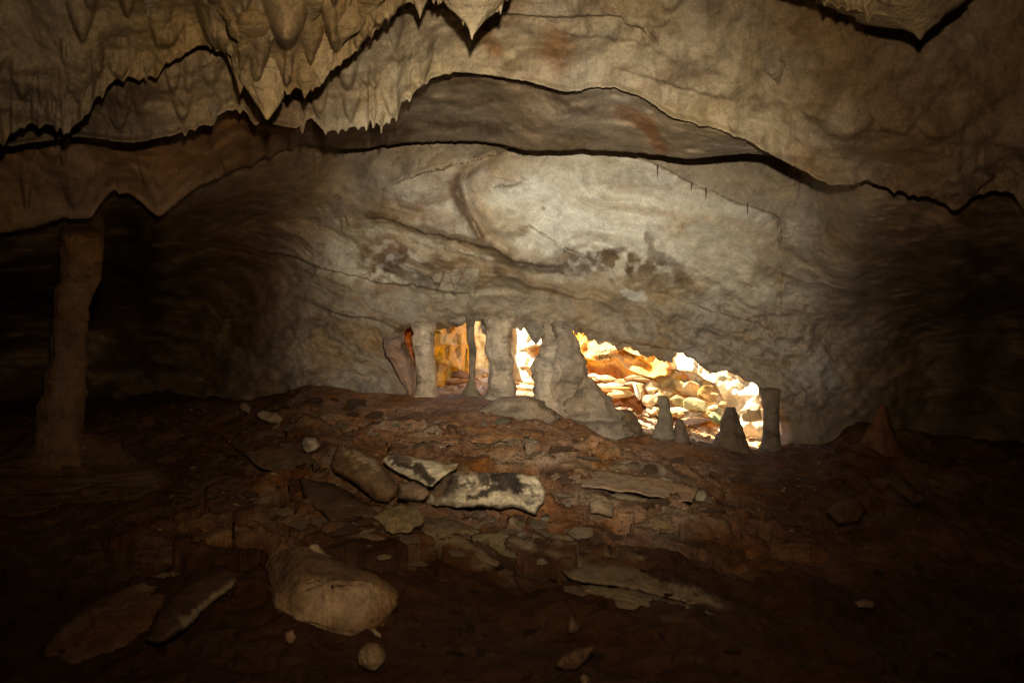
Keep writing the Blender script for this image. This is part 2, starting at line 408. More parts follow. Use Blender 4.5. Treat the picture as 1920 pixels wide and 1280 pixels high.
C = mix(C, (0.13, 0.09, 0.055), 0.5 * sstep(0.22, 0.42, fbm(pw, 6.0, 5, 98, 0.6)) * (1 - 0.85 * smoothzone))
C = mix(C, (0.36, 0.27, 0.16), 0.5 * sstep(0.1, 0.35, st1) * (1 - 0.5 * smoothzone))
C *= (1 + 0.22 * fbm(pw, 12, 4, 99))[..., None]

hole = inside(Uw + 1.2 * fbm(pw, 40, 2, 44), Vw + 1.2 * fbm(pw, 40, 2, 45), OPENING)
keep = ~(hole[:-1, :-1] | hole[1:, :-1] | hole[:-1, 1:] | hole[1:, 1:])
fw = grid_faces(len(wv), len(wu), keep)
used = np.unique(fw); remap = -np.ones(Uw.size, int); remap[used] = np.arange(len(used))
vw = pw.reshape(-1, 3)[used]; cw = C.reshape(-1, 3)[used]; fw = remap[fw]
# turn the rim of the opening back into the rock so that the lip has real thickness
ed = {}
for q in fw:
    for a, b in ((q[0], q[1]), (q[1], q[2]), (q[2], q[3]), (q[3], q[0])):
        k = (a, b) if a < b else (b, a)
        ed[k] = None if k in ed else (a, b)
cyu = used % len(wu); cyv = used // len(wu)
onb = (cyu == 0) | (cyu == len(wu) - 1) | (cyv == 0) | (cyv == len(wv) - 1)
rim = [e for e in ed.values() if e is not None and not (onb[e[0]] and onb[e[1]])]
rv = sorted({i for e in rim for i in e}); base = len(vw)
newf = []; layers = [{i: i for i in rv}]
addv = []; addc = []
for k, (dy, dz) in enumerate(((0.12, 0.03), (0.38, 0.10), (0.8, 0.35))):
    mp = {}
    for i in rv:
        mp[i] = base + len(addv)
        p = vw[i]
        jit = 0.05 * fbm(p[None], 5, 2, 12 + k)[0]
        addv.append((p[0], p[1] + dy, p[2] + dz + jit if p[2] > 0.75 else p[2] + jit)); addc.append((0.22, 0.15, 0.09))
    prev = layers[-1]
    for a, b in rim:
        newf.append([prev[b], prev[a], mp[a], mp[b]])
    layers.append(mp)
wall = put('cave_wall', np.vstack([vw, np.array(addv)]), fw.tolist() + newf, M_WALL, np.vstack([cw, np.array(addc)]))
tag(wall, kind='structure')

# ---- ceiling in three stepped beds, each ending in a ragged lip
def ceiling_bed(name, us, lip, dlip, rows, colfun, jag=3.0, seed=0, amp=0.09, fine=0.03, sub=9, flute=0.0, teeth=(), lobes=(), absrows=None, steps=()):
    v0 = lip(us); d0 = dlip(us)
    pl = P(us, v0, d0)
    kk_ = np.ones(41) / 41
    vsm = np.convolve(np.pad(v0, 20, 'edge'), kk_, 'valid')
    j = fbm(pl, 9, 3, seed) * jag + np.abs(fbm(pl, 26, 2, seed + 3)) * jag * 1.2
    v0 = v0 + j
    rt_ = random.Random(seed)
    for (ta, tb, n, hmin, hmax, wmin, wmax) in teeth:
        for _ in range(n):
            uc = rt_.uniform(ta, tb); hh = rt_.uniform(hmin, hmax); ww = rt_.uniform(wmin, wmax)
            v0 = v0 + hh * np.clip(1 - np.abs(us - uc) / ww, 0, 1) ** 1.3
    ctrl = []
    for dv, dd in rows:                       # offsets above the lip, in order from the far top to the lip
        f_ = min(1.0, dv / 90.0)
        vs_ = vsm * f_ + v0 * (1 - f_)
        ctrl.append((vs_ - dv if dv < 200 else np.minimum(vs_ - dv, vs_ * 0 - dv + 120), np.maximum(d0 + dd, 0.7)))
    if absrows: ctrl = [(np.minimum(fv(us), v0 - m_), fd(us)) for fv, fd, m_ in absrows]; rows = absrows
    ctrl.append((v0, d0))
    ctrl += [(v0 - 5, d0 + 0.14), (v0 - 16, d0 + 0.42), (v0 - 60, d0 + 1.3)]
    VV, DD, LP = [], [], []
    nlip = len(rows)
    for k in range(len(ctrl) - 1):
        n = sub if k < nlip else 5
        if k < nlip:
            span = np.abs(np.median(ctrl[k][0] - ctrl[k + 1][0])); n = int(max(6, min(span / 3.0, 90)))
        for q in range(n):
            t = q / n
            VV.append(ctrl[k][0] * (1 - t) + ctrl[k + 1][0] * t); DD.append(ctrl[k][1] * (1 - t) + ctrl[k + 1][1] * t)
            LP.append(0 if k < nlip else 1)
    VV.append(ctrl[-1][0]); DD.append(ctrl[-1][1]); LP.append(1)
    V = np.array(VV); D = np.array(DD); U = np.broadcast_to(us, V.shape).copy()
    p = P(U, V, D)
    vis = 1 - np.array(LP, float)[:, None]
    edge = sstep(0, 14, v0[None] - V)                     # keep the traced lip in place
    lob = np.zeros(V.shape)
    for (ua, ub, va, vb, n, wmin, wmax, hmin, hmax, pr) in lobes:      # overlapping drips of flowstone
        for _ in range(n):
            uc = rt_.uniform(ua, ub); vt = rt_.uniform(va, vb); ww = rt_.uniform(wmin, wmax); hh = rt_.uniform(hmin, hmax)
            i0, i1 = np.searchsorted(us, [uc - ww, uc + ww])
            sl = (slice(None), slice(i0, i1))
            vtip = np.minimum(vt, np.interp(uc, us, v0) - 2) + 4 * fbm(p[sl], 9, 2, seed + 31)
            sv = (vtip - V[sl]) / hh
            x = (U[sl] - uc) / (ww * np.clip(sv, 1e-3, 1) ** 0.55)
            f = np.where((sv > 0) & (sv < 1) & (np.abs(x) < 1), np.sqrt(np.clip(1 - x * x, 0, 1)) * np.clip(1 - sv, 0, 1) ** 0.6 * np.clip(sv * 5, 0, 1) ** 0.5, 0)
            lob[sl] = np.maximum(lob[sl], f * pr * rt_.uniform(0.5, 1.0))
    D = D - lob * vis
    for (pts_, hh, LL) in steps:
        a_ = np.array(pts_, float); dv_ = np.interp(U, a_[:, 0], a_[:, 1]) - V + 5 * fbm(p, 6, 4, seed + 51)
        D = D - hh * sstep(-1, 2, dv_) * np.exp(-np.clip(dv_, 0, None) / LL) * sstep(a_[0, 0], a_[0, 0] + 30, U) * sstep(a_[-1, 0], a_[-1, 0] - 30, U) * vis
    D = D + 0.05 * fbm(p, 2.6, 5, seed + 41, 0.55, True) * vis * edge
    D = D + amp * fbm(p, 1.1, 4, seed + 7) * (0.3 + 0.7 * edge) + fine * fbm(p, 5.0, 5, seed + 9)
    if flute > 0:
        q = np.stack([U / 13.0, V / 90.0, U * 0 + seed], -1)
        D = D + flute * fbm(q, 1.0, 4, seed + 15) * sstep(170, 30, v0[None] - V)
    p = P(U, V, D)
    c = colfun(U, V, p, v0[None] - V)
    o = put(name, p, grid_faces(V.shape[0], V.shape[1]), M_CEIL, c)
    tag(o, kind='structure')
    nl = int((1 - np.array(LP)).sum()) + 1
    def surf(u, v):
        i = int(np.clip(np.searchsorted(us, u), 0, len(us) - 1))
        return float(np.interp(v, V[:nl, i], D[:nl, i]))
    return surf

def cc1(U, V, p, dl):
    c = np.zeros(U.shape + (3,)) + np.array([0.255, 0.205, 0.115])
    n = fbm(p, 2.2, 5, 201)
    c = mix(c, (0.32, 0.26, 0.15), 0.8 * sstep(60, 10, dl + 20 * n) )
    c = mix(c, (0.22, 0.17, 0.10), 0.75 * sstep(0.0, 0.5, fbm(p, 3.0, 5, 205)))
    q = np.stack([U / 9.0, V / 70.0, U * 0], -1)
    c = mix(c, (0.25, 0.18, 0.09), 0.55 * sstep(0.1, 0.5, fbm(q, 1.0, 4, 207)))
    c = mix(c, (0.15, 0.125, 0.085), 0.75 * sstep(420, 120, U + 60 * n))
    return c
def cc2(U, V, p, dl):
    c = np.zeros(U.shape + (3,)) + np.array([0.30, 0.24, 0.15])
    n = fbm(p, 1.6, 5, 211)
    c = mix(c, (0.40, 0.34, 0.24), 0.6 * sstep(0, 0.4, n))
    c = mix(c, (0.15, 0.10, 0.056), 0.75 * sstep(0.05, 0.45, fbm(p, 2.1, 5, 215)))
    c = mix(c, (0.14, 0.085, 0.045), 0.5 * sstep(0.12, 0.4, fbm(p, 5, 6, 217, 0.6)))
    c = mix(c, (0.23, 0.11, 0.05), 0.6 * sstep(0.2, 0.5, fbm(p, 1.3, 4, 219)) * (U > 1000))
    c = mix(c, (0.44, 0.40, 0.30), 0.6 * sstep(1000, 800, U) * sstep(0.3, -0.3, n))
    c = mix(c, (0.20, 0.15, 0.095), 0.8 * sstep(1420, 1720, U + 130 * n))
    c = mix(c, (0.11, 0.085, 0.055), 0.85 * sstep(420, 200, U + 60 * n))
    for w, pts in ((30, [(1040, 80), (1060, 110)]), (26, [(1180, 205), (1225, 240), (1200, 262)]), (16, [(905, 60), (930, 95)])):
        c = mix(c, (0.20, 0.105, 0.045), 0.7 * sstep(1.5, 0.4, poly_dist(U + 30 * n, V + 30 * n, pts) / w))
    return c
def cc3(U, V, p, dl):
    n = fbm(p, 1.7, 5, 221)
    a = math.radians(9)
    q = np.stack([(U * math.cos(a) + V * math.sin(a)) / 150, (-U * math.sin(a) + V * math.cos(a)) / 16 + 2.2 * n, U * 0], -1)
    s = fbm(q, 1.0, 5, 225, 0.6)
    c = np.zeros(U.shape + (3,)) + np.array([0.24, 0.18, 0.115])
    c = mix(c, (0.10, 0.06, 0.03), 0.8 * sstep(-0.05, 0.4, s))
    c = mix(c, (0.33, 0.26, 0.175), 0.6 * sstep(0.1, 0.5, -s))
    c = mix(c, (0.29, 0.235, 0.16), 0.6 * sstep(1060, 1160, U + 60 * n))
    c = mix(c, (0.22, 0.105, 0.045), 0.75 * sstep(1.4, 0.5, poly_dist(U + 30 * n, V + 30 * n, [(1165, 210), (1230, 250), (1235, 270)]) / 16))
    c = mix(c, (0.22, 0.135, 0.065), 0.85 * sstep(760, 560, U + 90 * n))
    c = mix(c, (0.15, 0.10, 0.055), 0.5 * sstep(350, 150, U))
    return c
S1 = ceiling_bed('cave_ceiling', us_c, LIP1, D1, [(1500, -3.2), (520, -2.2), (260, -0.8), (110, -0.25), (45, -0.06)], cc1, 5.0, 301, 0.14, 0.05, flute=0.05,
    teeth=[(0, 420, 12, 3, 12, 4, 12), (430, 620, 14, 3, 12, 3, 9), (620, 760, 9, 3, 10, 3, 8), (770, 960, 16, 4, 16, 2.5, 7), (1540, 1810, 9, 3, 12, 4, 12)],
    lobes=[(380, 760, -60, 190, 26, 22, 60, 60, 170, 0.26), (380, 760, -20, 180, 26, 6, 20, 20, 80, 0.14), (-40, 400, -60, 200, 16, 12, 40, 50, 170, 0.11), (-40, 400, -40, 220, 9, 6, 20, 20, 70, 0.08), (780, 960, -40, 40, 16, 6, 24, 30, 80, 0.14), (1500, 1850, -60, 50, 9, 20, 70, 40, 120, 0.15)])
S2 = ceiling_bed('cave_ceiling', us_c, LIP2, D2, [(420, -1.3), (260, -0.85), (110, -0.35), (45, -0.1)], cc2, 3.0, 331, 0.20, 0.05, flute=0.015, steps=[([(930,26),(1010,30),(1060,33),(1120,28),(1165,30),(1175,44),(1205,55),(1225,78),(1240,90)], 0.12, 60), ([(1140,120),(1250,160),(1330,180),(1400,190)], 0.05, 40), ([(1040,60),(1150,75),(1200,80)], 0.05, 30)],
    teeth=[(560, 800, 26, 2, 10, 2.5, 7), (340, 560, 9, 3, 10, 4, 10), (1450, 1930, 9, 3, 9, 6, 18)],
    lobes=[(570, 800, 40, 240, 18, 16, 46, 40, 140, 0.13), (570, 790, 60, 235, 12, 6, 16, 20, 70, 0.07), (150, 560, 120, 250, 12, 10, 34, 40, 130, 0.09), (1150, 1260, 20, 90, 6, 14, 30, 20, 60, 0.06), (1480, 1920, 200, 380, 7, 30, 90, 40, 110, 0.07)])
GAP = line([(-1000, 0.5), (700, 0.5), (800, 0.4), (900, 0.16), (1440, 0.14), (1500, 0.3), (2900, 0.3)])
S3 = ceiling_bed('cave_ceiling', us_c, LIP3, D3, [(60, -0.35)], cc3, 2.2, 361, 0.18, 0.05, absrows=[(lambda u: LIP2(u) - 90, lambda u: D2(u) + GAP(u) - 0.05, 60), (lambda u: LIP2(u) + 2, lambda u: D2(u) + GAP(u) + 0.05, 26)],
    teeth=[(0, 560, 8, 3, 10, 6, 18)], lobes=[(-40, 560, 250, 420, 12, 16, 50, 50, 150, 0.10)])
def SW(u, v):
    return float(Dw[int(np.argmin(np.abs(wv - v))), int(np.argmin(np.abs(wu - u)))])

# ---- enclosing rock beyond the frame: roof, sides, back
def shell(name, origin, ex, ey, nx, ny, seed, flip=False):
    o = np.array(origin, float); ex = np.array(ex, float); ey = np.array(ey, float)
    a, b = np.meshgrid(np.linspace(0, 1, nx), np.linspace(0, 1, ny))
    p = o + a[..., None] * ex + b[..., None] * ey
    n = np.cross(ex, ey); n /= np.linalg.norm(n)
    p = p + n * (0.35 * fbm(p, 0.5, 5, seed))[..., None]
    c = np.zeros(p.shape) + np.array([0.12, 0.085, 0.055])
    c *= (1 + 0.5 * fbm(p, 1.2, 4, seed + 1))[..., None]
    return tag(put(name, p, grid_faces(ny, nx, flip=flip), M_CEIL, c), kind='structure')
shell('cave_roof', (-11, -4.5, 4.75), (22, 0, 0), (0, 13.1, 0), 90, 60, 401)
shell('side_wall', (-9.2, -4.5, -1), (0, 17, 0), (0, 0, 6.5), 80, 40, 411)
shell('side_wall', (9.2, -4.5, -1), (0, 17, 0), (0, 0, 6.5), 80, 40, 421)
shell('side_wall', (-11, -4.2, -1), (22, 0, 0), (0, 0, 6.5), 80, 40, 431)

# ---- floor: mud and bedded rock rising to a ridge under the opening
RIDGE = line([(-3500, 800), (0, 800), (200, 800), (330, 785), (450, 764), (560, 748), (660, 738), (730, 740), (815, 742), (870, 740), (960, 748), (985, 754), (1000, 756), (1100, 775), (1165, 806), (1300, 828), (1345, 836), (1420, 842), (1480, 830), (1600, 838), (1750, 850), (1920, 862), (5500, 880)])
RIDGE_Y = 8.35
def floor_h(x, y):
    yy = np.maximum(y, 2.5)
    u = 960 + F * x / yy
    zr = CAMZ - (RIDGE(u) - 640) / F * RIDGE_Y
    t = np.clip((y - 2.4) / (RIDGE_Y - 2.4), 0, 1.03)
    prof = 0.55 * t + 0.45 * t ** 2.2
    return 0.03 + (zr - 0.03) * prof
def floor_d(u, v):
    lo, hi = 1.0, 9.0
    for _ in range(40):
        m = (lo + hi) / 2
        z = CAMZ + m * (640 - v) / F
        if z > float(floor_h(np.array(m * (u - 960) / F), np.array(m))): lo = m
        else: hi = m
    return min(lo, 8.2)

fu = seg_axis([(-3600, -400, 60), (-400, -40, 12), (-40, 1960, 3.2), (1960, 2400, 12), (2400, 5600, 60)])
fy = np.concatenate([np.linspace(-4.5, 1.6, 16), np.geomspace(1.75, 8.45, 330), [8.6, 8.8, 9.1, 9.6, 10.4, 11.5, 13.0]])
Uf, Yf = np.meshgrid(fu, fy)
Xf = (Uf - 960) / F * np.maximum(Yf, 2.5)
Zf = floor_h(Xf, Yf)
back = np.clip(Yf - 8.4, 0, None)
Zf = Zf - back * 0.55 * sstep(640, 720, Uf) * sstep(1600, 1520, Uf)
q3 = np.stack([Xf, Yf, Zf * 0], -1)
near = sstep(8.4, 7.6, Yf)
rough = 0.14 * fbm(q3, 0.9, 4, 501) + 0.05 * fbm(q3, 3.2, 5, 505) + 0.018 * fbm(q3, 12, 4, 509)
# bedding: low broken steps dipping to the right
s = Yf * 0.9 - Xf * 0.35 + 0.55 * fbm(q3, 1.0, 4, 511)
stepf = s * 2.1
terr = (np.floor(stepf) + sstep(0.0, 0.16, stepf - np.floor(stepf))) - stepf
midz = sstep(3.0, 4.6, Yf) * sstep(7.5, 6.3, Yf) * sstep(-3.0, -1.8, Xf) * sstep(2.6, 1.4, Xf)
rough = rough + 0.05 * (terr + 0.5) * midz
plates = fbm(np.stack([Xf * 2.2 + Yf * 0.8, Yf * 5.5, Zf * 0], -1), 1.0, 4, 521, ridged=True)
rough = rough + 0.014 * plates * midz
# broken flagstones: cells with their own height and tilt
sd = np.stack([RNG.uniform(-4.2, 4.2, 900), 1.6 + 6.8 * RNG.uniform(0, 1, 900) ** 0.8], -1)
sh = RNG.normal(size=900); stx = RNG.normal(size=900); sty = RNG.normal(size=900)
qx = Xf + 0.22 * fbm(q3, 2.2, 5, 523, 0.6); qy = Yf + 0.16 * fbm(q3, 2.2, 5, 524, 0.6)
cell = np.zeros(Uf.shape, int)
for r_ in range(Uf.shape[0]):
    A = (qx[r_][:, None] - sd[None, :, 0]) + 0.35 * (qy[r_][:, None] - sd[None, :, 1]); B = (qy[r_][:, None] - sd[None, :, 1]) * 2.1
    cell[r_] = np.argmin(A * A + B * B, 1)
ch_ = 0.045 * sh[cell] + 0.16 * np.clip(stx[cell], -1.2, 1.2) * (qx - sd[cell, 0]) + 0.22 * np.clip(sty[cell], -1.2, 1.2) * (qy - sd[cell, 1])
platez = np.clip(0.25 + midz, 0, 1) * sstep(-4.2, -3.4, Xf) * sstep(4.2, 3.4, Xf) * sstep(1.6, 2.4, Yf) * sstep(7.6, 6.4, Yf)
rough = rough + ch_ * platez
Vb = 640 - (Zf - CAMZ) / np.maximum(Yf, 1.0) * F
bankpale = np.zeros(Uf.shape)
wob = 16 * fbm(q3, 1.6, 4, 551, 0.5)
for pts_, h_, L_ in (([(640,985),(760,1000),(880,1022),(960,1042),(1040,1072),(1160,1108),(1280,1146),(1380,1166)], 0.05, 60),
                     ([(860,996),(960,1016),(1060,1060),(1150,1070),(1250,1103),(1350,1132)], 0.06, 26),
                     ([(540,836),(600,868),(650,905),(700,945),(780,962),(1000,972),(1100,978),(1320,1000)], 0.08, 30),
                     ([(890,858),(990,868),(1060,880),(1160,892),(1290,914)], 0.06, 26),
                     ([(420,800),(520,802),(620,815),(760,838),(900,850)], 0.07, 22),
                     ([(560,1040),(700,1040),(800,1060),(900,1075),(1000,1100)], 0.08, 30),
                     ([(440,880),(520,890),(600,912),(680,960)], 0.09, 24)):
    a_ = np.array(pts_, float)
    dv_ = np.interp(Uf, a_[:, 0], a_[:, 1]) + wob - Vb
    e_ = sstep(a_[0, 0] - 10, a_[0, 0] + 60, Uf) * sstep(a_[-1, 0] + 10, a_[-1, 0] - 60, Uf) * (Yf > 2)
    rough = rough + h_ * sstep(-9, 9, dv_ + 3 * fbm(q3, 7, 3, 559)) * np.exp(-np.clip(dv_, 0, None) / L_) * e_
    bankpale = np.maximum(bankpale, sstep(-6, -1, dv_) * sstep(26, 4, dv_) * e_)
sidez = np.clip(sstep(700, 560, Uf) + sstep(1500, 1620, Uf), 0, 1)
rough = rough + sidez * sstep(5.5, 8.0, Yf) * (0.16 * fbm(q3, 1.3, 4, 571) + 0.08 * np.abs(fbm(q3, 4, 4, 573)) + 0.08)
Zf = Zf + rough * np.maximum(0.25 + 0.75 * near, sidez)
pf = np.stack([Xf, Yf, Zf], -1)
mud = np.zeros(Uf.shape + (3,)) + np.array([0.20, 0.095, 0.042])
q5 = pf * np.array([1, 1, 2.2])
nf = fbm(q5, 2.0, 5, 531)
mud = mix(mud, (0.085, 0.038, 0.017), 0.8 * sstep(0, 0.45, nf))
mud = mix(mud, (0.20, 0.11, 0.055), 0.7 * sstep(0.1, 0.5, -nf))
mud = mix(mud, (0.34, 0.235, 0.135), 0.6 * midz * sstep(0.05, 0.5, fbm(np.stack([Xf * 1.5 + Yf * .6, Yf * 3, Zf * 9], -1), 1.0, 5, 541)))
mud = mix(mud, (0.30, 0.235, 0.16), 0.6 * sstep(0.55, 0.1, np.hypot((Xf - 0.0) / 1.0, (Yf - 7.6) / 0.9) + 0.3 * nf))
pc = sh[(cell * 7 + 3) % 900]
mud = mix(mud, (0.25, 0.17, 0.10), 0.65 * midz * sstep(0.5, 1.2, pc))
mud = mix(mud, (0.05, 0.03, 0.018), 0.6 * midz * sstep(0.5, 1.2, -pc))
mud = mix(mud, (0.36, 0.195, 0.10), 0.8 * sstep(6.0, 7.0, Yf + 0.6 * nf))  # lamplight on the ridge put into a lighter mud tone
mud = mix(mud, (0.13, 0.058, 0.025), 0.6 * sstep(6.0, 7.0, Yf) * sstep(0.05, 0.4, fbm(q5, 3.5, 5, 547)))
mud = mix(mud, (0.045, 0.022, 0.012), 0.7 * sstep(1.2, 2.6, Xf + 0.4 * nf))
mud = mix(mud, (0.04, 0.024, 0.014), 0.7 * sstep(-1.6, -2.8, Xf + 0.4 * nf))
mud = mix(mud, (0.026, 0.011, 0.005), 0.9 * sstep(4.7, 3.7, Yf + 0.5 * nf))          # foreground dimness put into the mud colour
mud = mix(mud, (0.24, 0.195, 0.125), 0.75 * bankpale * sstep(0.0, 0.35, fbm(np.stack([Xf * 3 + Yf, Yf * 4, Zf * 16], -1), 1.0, 5, 557)))
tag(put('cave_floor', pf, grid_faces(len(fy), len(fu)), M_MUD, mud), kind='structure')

FLOOR_BVH = BVHTree.FromPolygons([tuple(x) for x in pf.reshape(-1, 3)], [tuple(int(k) for k in f) for f in grid_faces(len(fy), len(fu))])
def fz(x, y):
    h = FLOOR_BVH.ray_cast(Vector((x, y, 6.0)), Vector((0, 0, -1)))[0]
    return h.z if h else 0.0
def floor_d(u, v):
    h = FLOOR_BVH.ray_cast(Vector((0, 0, CAMZ)), Vector(((u - 960) / F, 1.0, (640 - v) / F)).normalized())[0]
    return min(h.y, 8.3) if h else 8.2

# ---- the sunlit chamber behind: its floor (running on outside) and its walls
def ch_floor(x, y): return 0.62 - 0.165 * np.clip(x, -1.6, 3.6) + 0.035 * np.clip(y - 8.5, 0, 8) - 1.6 * sstep(-2.1, -3.0, x) * sstep(12.5, 11.5, y)
cx = np.concatenate([np.linspace(-60, -6, 14), np.linspace(-5.5, 6.5, 240), np.linspace(7, 60, 14)])
cy = np.concatenate([np.linspace(8.75, 15, 150), np.linspace(15.5, 90, 16)])
Xc, Yc = np.meshgrid(cx, cy)
q4 = np.stack([Xc, Yc, Xc * 0], -1)
Zc = ch_floor(Xc, Yc) + 0.05 * fbm(q4, 2.0, 4, 601) + 0.03 * fbm(q4, 7, 4, 605) - 0.06
cc = np.zeros(Xc.shape + (3,)) + np.array([0.48, 0.30, 0.15])
cc = mix(cc, (0.50, 0.40, 0.28), 0.8 * sstep(0, 0.4, fbm(q4, 3, 5, 611)))
tag(put('chamber_floor', np.stack([Xc, Yc, Zc], -1), grid_faces(len(cy), len(cx)), M_SUN, cc), kind='structure')

hu = seg_axis([(560, 700, 6), (700, 1500, 2.0), (1500, 1530, 6)])
hd = np.array([(560, 9.3), (700, 9.5), (740, 9.6), (790, 9.8), (830, 10.3), (860, 10.9), (880, 12.2), (895, 13.4), (960, 13.8), (985, 12.6), (1030, 12.2), (1075, 11.9), (1110, 11.4), (1200, 11.0), (1255, 10.7), (1300, 10.3), (1360, 10.0), (1430, 9.6), (1490, 9.2), (1640, 8.9)])
hv = seg_axis([(500, 590, 6), (590, 790, 2.0), (790, 900, 8)])
Uh, Vh = np.meshgrid(hu, hv)
Dh = np.interp(Uh, hd[:, 0], hd[:, 1])
Vtop = 640 - (2.4 - 0.4 * sstep(900, 860, Uh) - CAMZ + 0.2 * np.sin(Uh / 37.0)) / Dh * F
Vh2 = Vtop + (Vh - 500) / (900 - 500) * (900 - Vtop)
Vh = np.where(Vh < 590, Vtop + (Vh - 500) / 90 * (590 - Vtop), Vh)
ph = P(Uh, Vh, Dh)
h1 = fbm(ph, 1.3, 4, 701); h2 = fbm(ph, 4.0, 5, 705); hr = fbm(ph, 2.2, 4, 709, ridged=True)
lf = sstep(900, 860, Uh)
Dh = Dh + (0.35 + 0.45 * lf) * h1 + (0.13 + 0.12 * lf) * h2 - (0.14 + 0.16 * lf) * hr
def hledge(pts, h, L):
    a = np.array(pts, float); vl = np.interp(Uh, a[:, 0], a[:, 1]) + 5 * h2
    e = sstep(a[0, 0] - 4, a[0, 0] + 14, Uh) * sstep(a[-1, 0] + 4, a[-1, 0] - 14, Uh)
    dv = vl - Vh
    return -h * sstep(-1, 2.5, dv) * np.exp(-np.clip(dv, 0, None) / L) * e
OVERHANG = [(1075, 664), (1100, 672), (1125, 679), (1155, 673), (1170, 690), (1195, 702), (1225, 712), (1262, 702)]
Dh += hledge(OVERHANG, 0.9, 60) + hledge([(1110, 668), (1165, 660)], 0.25, 18) + hledge([(1160, 655), (1200, 672), (1225, 690)], 0.3, 18)
Dh += hledge([(1250, 690), (1300, 700), (1340, 722), (1362, 760)], 0.35, 26) + hledge([(820, 645), (860, 650), (880, 645)], 0.35, 16)
Dh += hledge([(825, 680), (850, 690), (880, 700)], 0.3, 24) + hledge([(968, 660), (1000, 648), (1030, 650)], 0.35, 12) + hledge([(968, 690), (1000, 690), (1030, 686)], 0.35, 14)
ph = P(Uh, Vh, Dh)
hc = np.zeros(Uh.shape + (3,)) + np.array([0.62, 0.40, 0.16])
orange = (0.66, 0.36, 0.05); amber = (0.72, 0.42, 0.10); red = (0.46, 0.11, 0.03); white = (0.77, 0.65, 0.47)
hc = mix(hc, orange, sstep(905, 870, Uh) * sstep(0.3, -0.3, h2))
hc = mix(hc, (0.70, 0.48, 0.13), 0.8 * sstep(905, 870, Uh) * sstep(0.0, 0.4, h1 + h2))
hc = mix(hc, red, 0.85 * sstep(790, 765, Uh))
hc = mix(hc, (0.82, 0.70, 0.46), sstep(880, 896, Uh) * sstep(1050, 1000, Uh))  # overexposed daylight in the column gap put into a pale rock tone
hc = mix(hc, amber, sstep(1060, 1080, Uh) * sstep(1290, 1250, Uh))
hc = mix(hc, (0.32, 0.12, 0.04), 0.9 * sstep(4, 16, Vh - np.interp(Uh, *np.array(OVERHANG).T)) * sstep(1070, 1080, Uh) * sstep(1270, 1250, Uh))  # shade of the recess under the overhang put into the colour
rt = sstep(1250, 1285, Uh + 20 * h2)
hc = mix(hc, white, rt)
hc = mix(hc, (0.62, 0.26, 0.08), 0.85 * rt * sstep(0.05, 0.3, fbm(ph, 3.5, 5, 721)))
hc = mix(hc, (0.26, 0.30, 0.20), 0.8 * rt * sstep(0.15, 0.4, fbm(ph, 5, 5, 725)))
hc = mix(hc, (0.55, 0.17, 0.05), 0.7 * sstep(0.25, 0.5, fbm(ph, 4, 4, 731)) * (1 - rt))
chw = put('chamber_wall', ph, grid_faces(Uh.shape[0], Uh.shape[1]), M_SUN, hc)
tag(chw, kind='structure')

# painted lettering on the overhanging wall
def on_chamber_wall(u, v):
    i = int(np.clip(np.searchsorted(hu, u), 0, len(hu) - 1))
    j = int(np.argmin(np.abs(Vh[:, i] - v)))
    return ph[j, i]
def lettering(text, u, v, wpx, tilt):
    cu_ = bpy.data.curves.new('lettering', 'FONT')
    cu_.body = text; cu_.size = 1.0; cu_.offset = 0.012
    tmp = bpy.data.objects.new('tmp', cu_); COL.objects.link(tmp)
    dg = bpy.context.evaluated_depsgraph_get(); dg.update()
    me = bpy.data.meshes.new_from_object(tmp.evaluated_get(dg))
    bpy.data.objects.remove(tmp)
    vs = np.array([x.co[:] for x in me.vertices]); wx_ = vs[:, 0].max()
    d = 10.6; sc = wpx / wx_
    ca, sa = math.cos(tilt), math.sin(tilt)
    uu = u + (vs[:, 0] * ca + vs[:, 1] * sa) * sc
    vv = v - (-vs[:, 0] * -sa + vs[:, 1] * ca) * sc
    out = []
    for a, b in zip(uu, vv):
        i = int(np.clip(np.searchsorted(hu, a), 1, len(hu) - 1)); j = int(np.argmin(np.abs(Vh[:, i] - b)))
        dd = Dh[max(j - 1, 0):j + 2, i - 1:i + 1].min() - 0.012
        out.append(P(np.array(a), np.array(b), np.array(dd)))
    for k, x in enumerate(me.vertices): x.co = out[k]
    me.materials.append(M_INK)
    o = bpy.data.objects.new('painted_lettering', me); COL.objects.link(o); o.parent = chw
lettering('K NAMABBA', 1113, 662, 42, math.radians(8))
lettering('ION', 1122, 674, 24, math.radians(4))

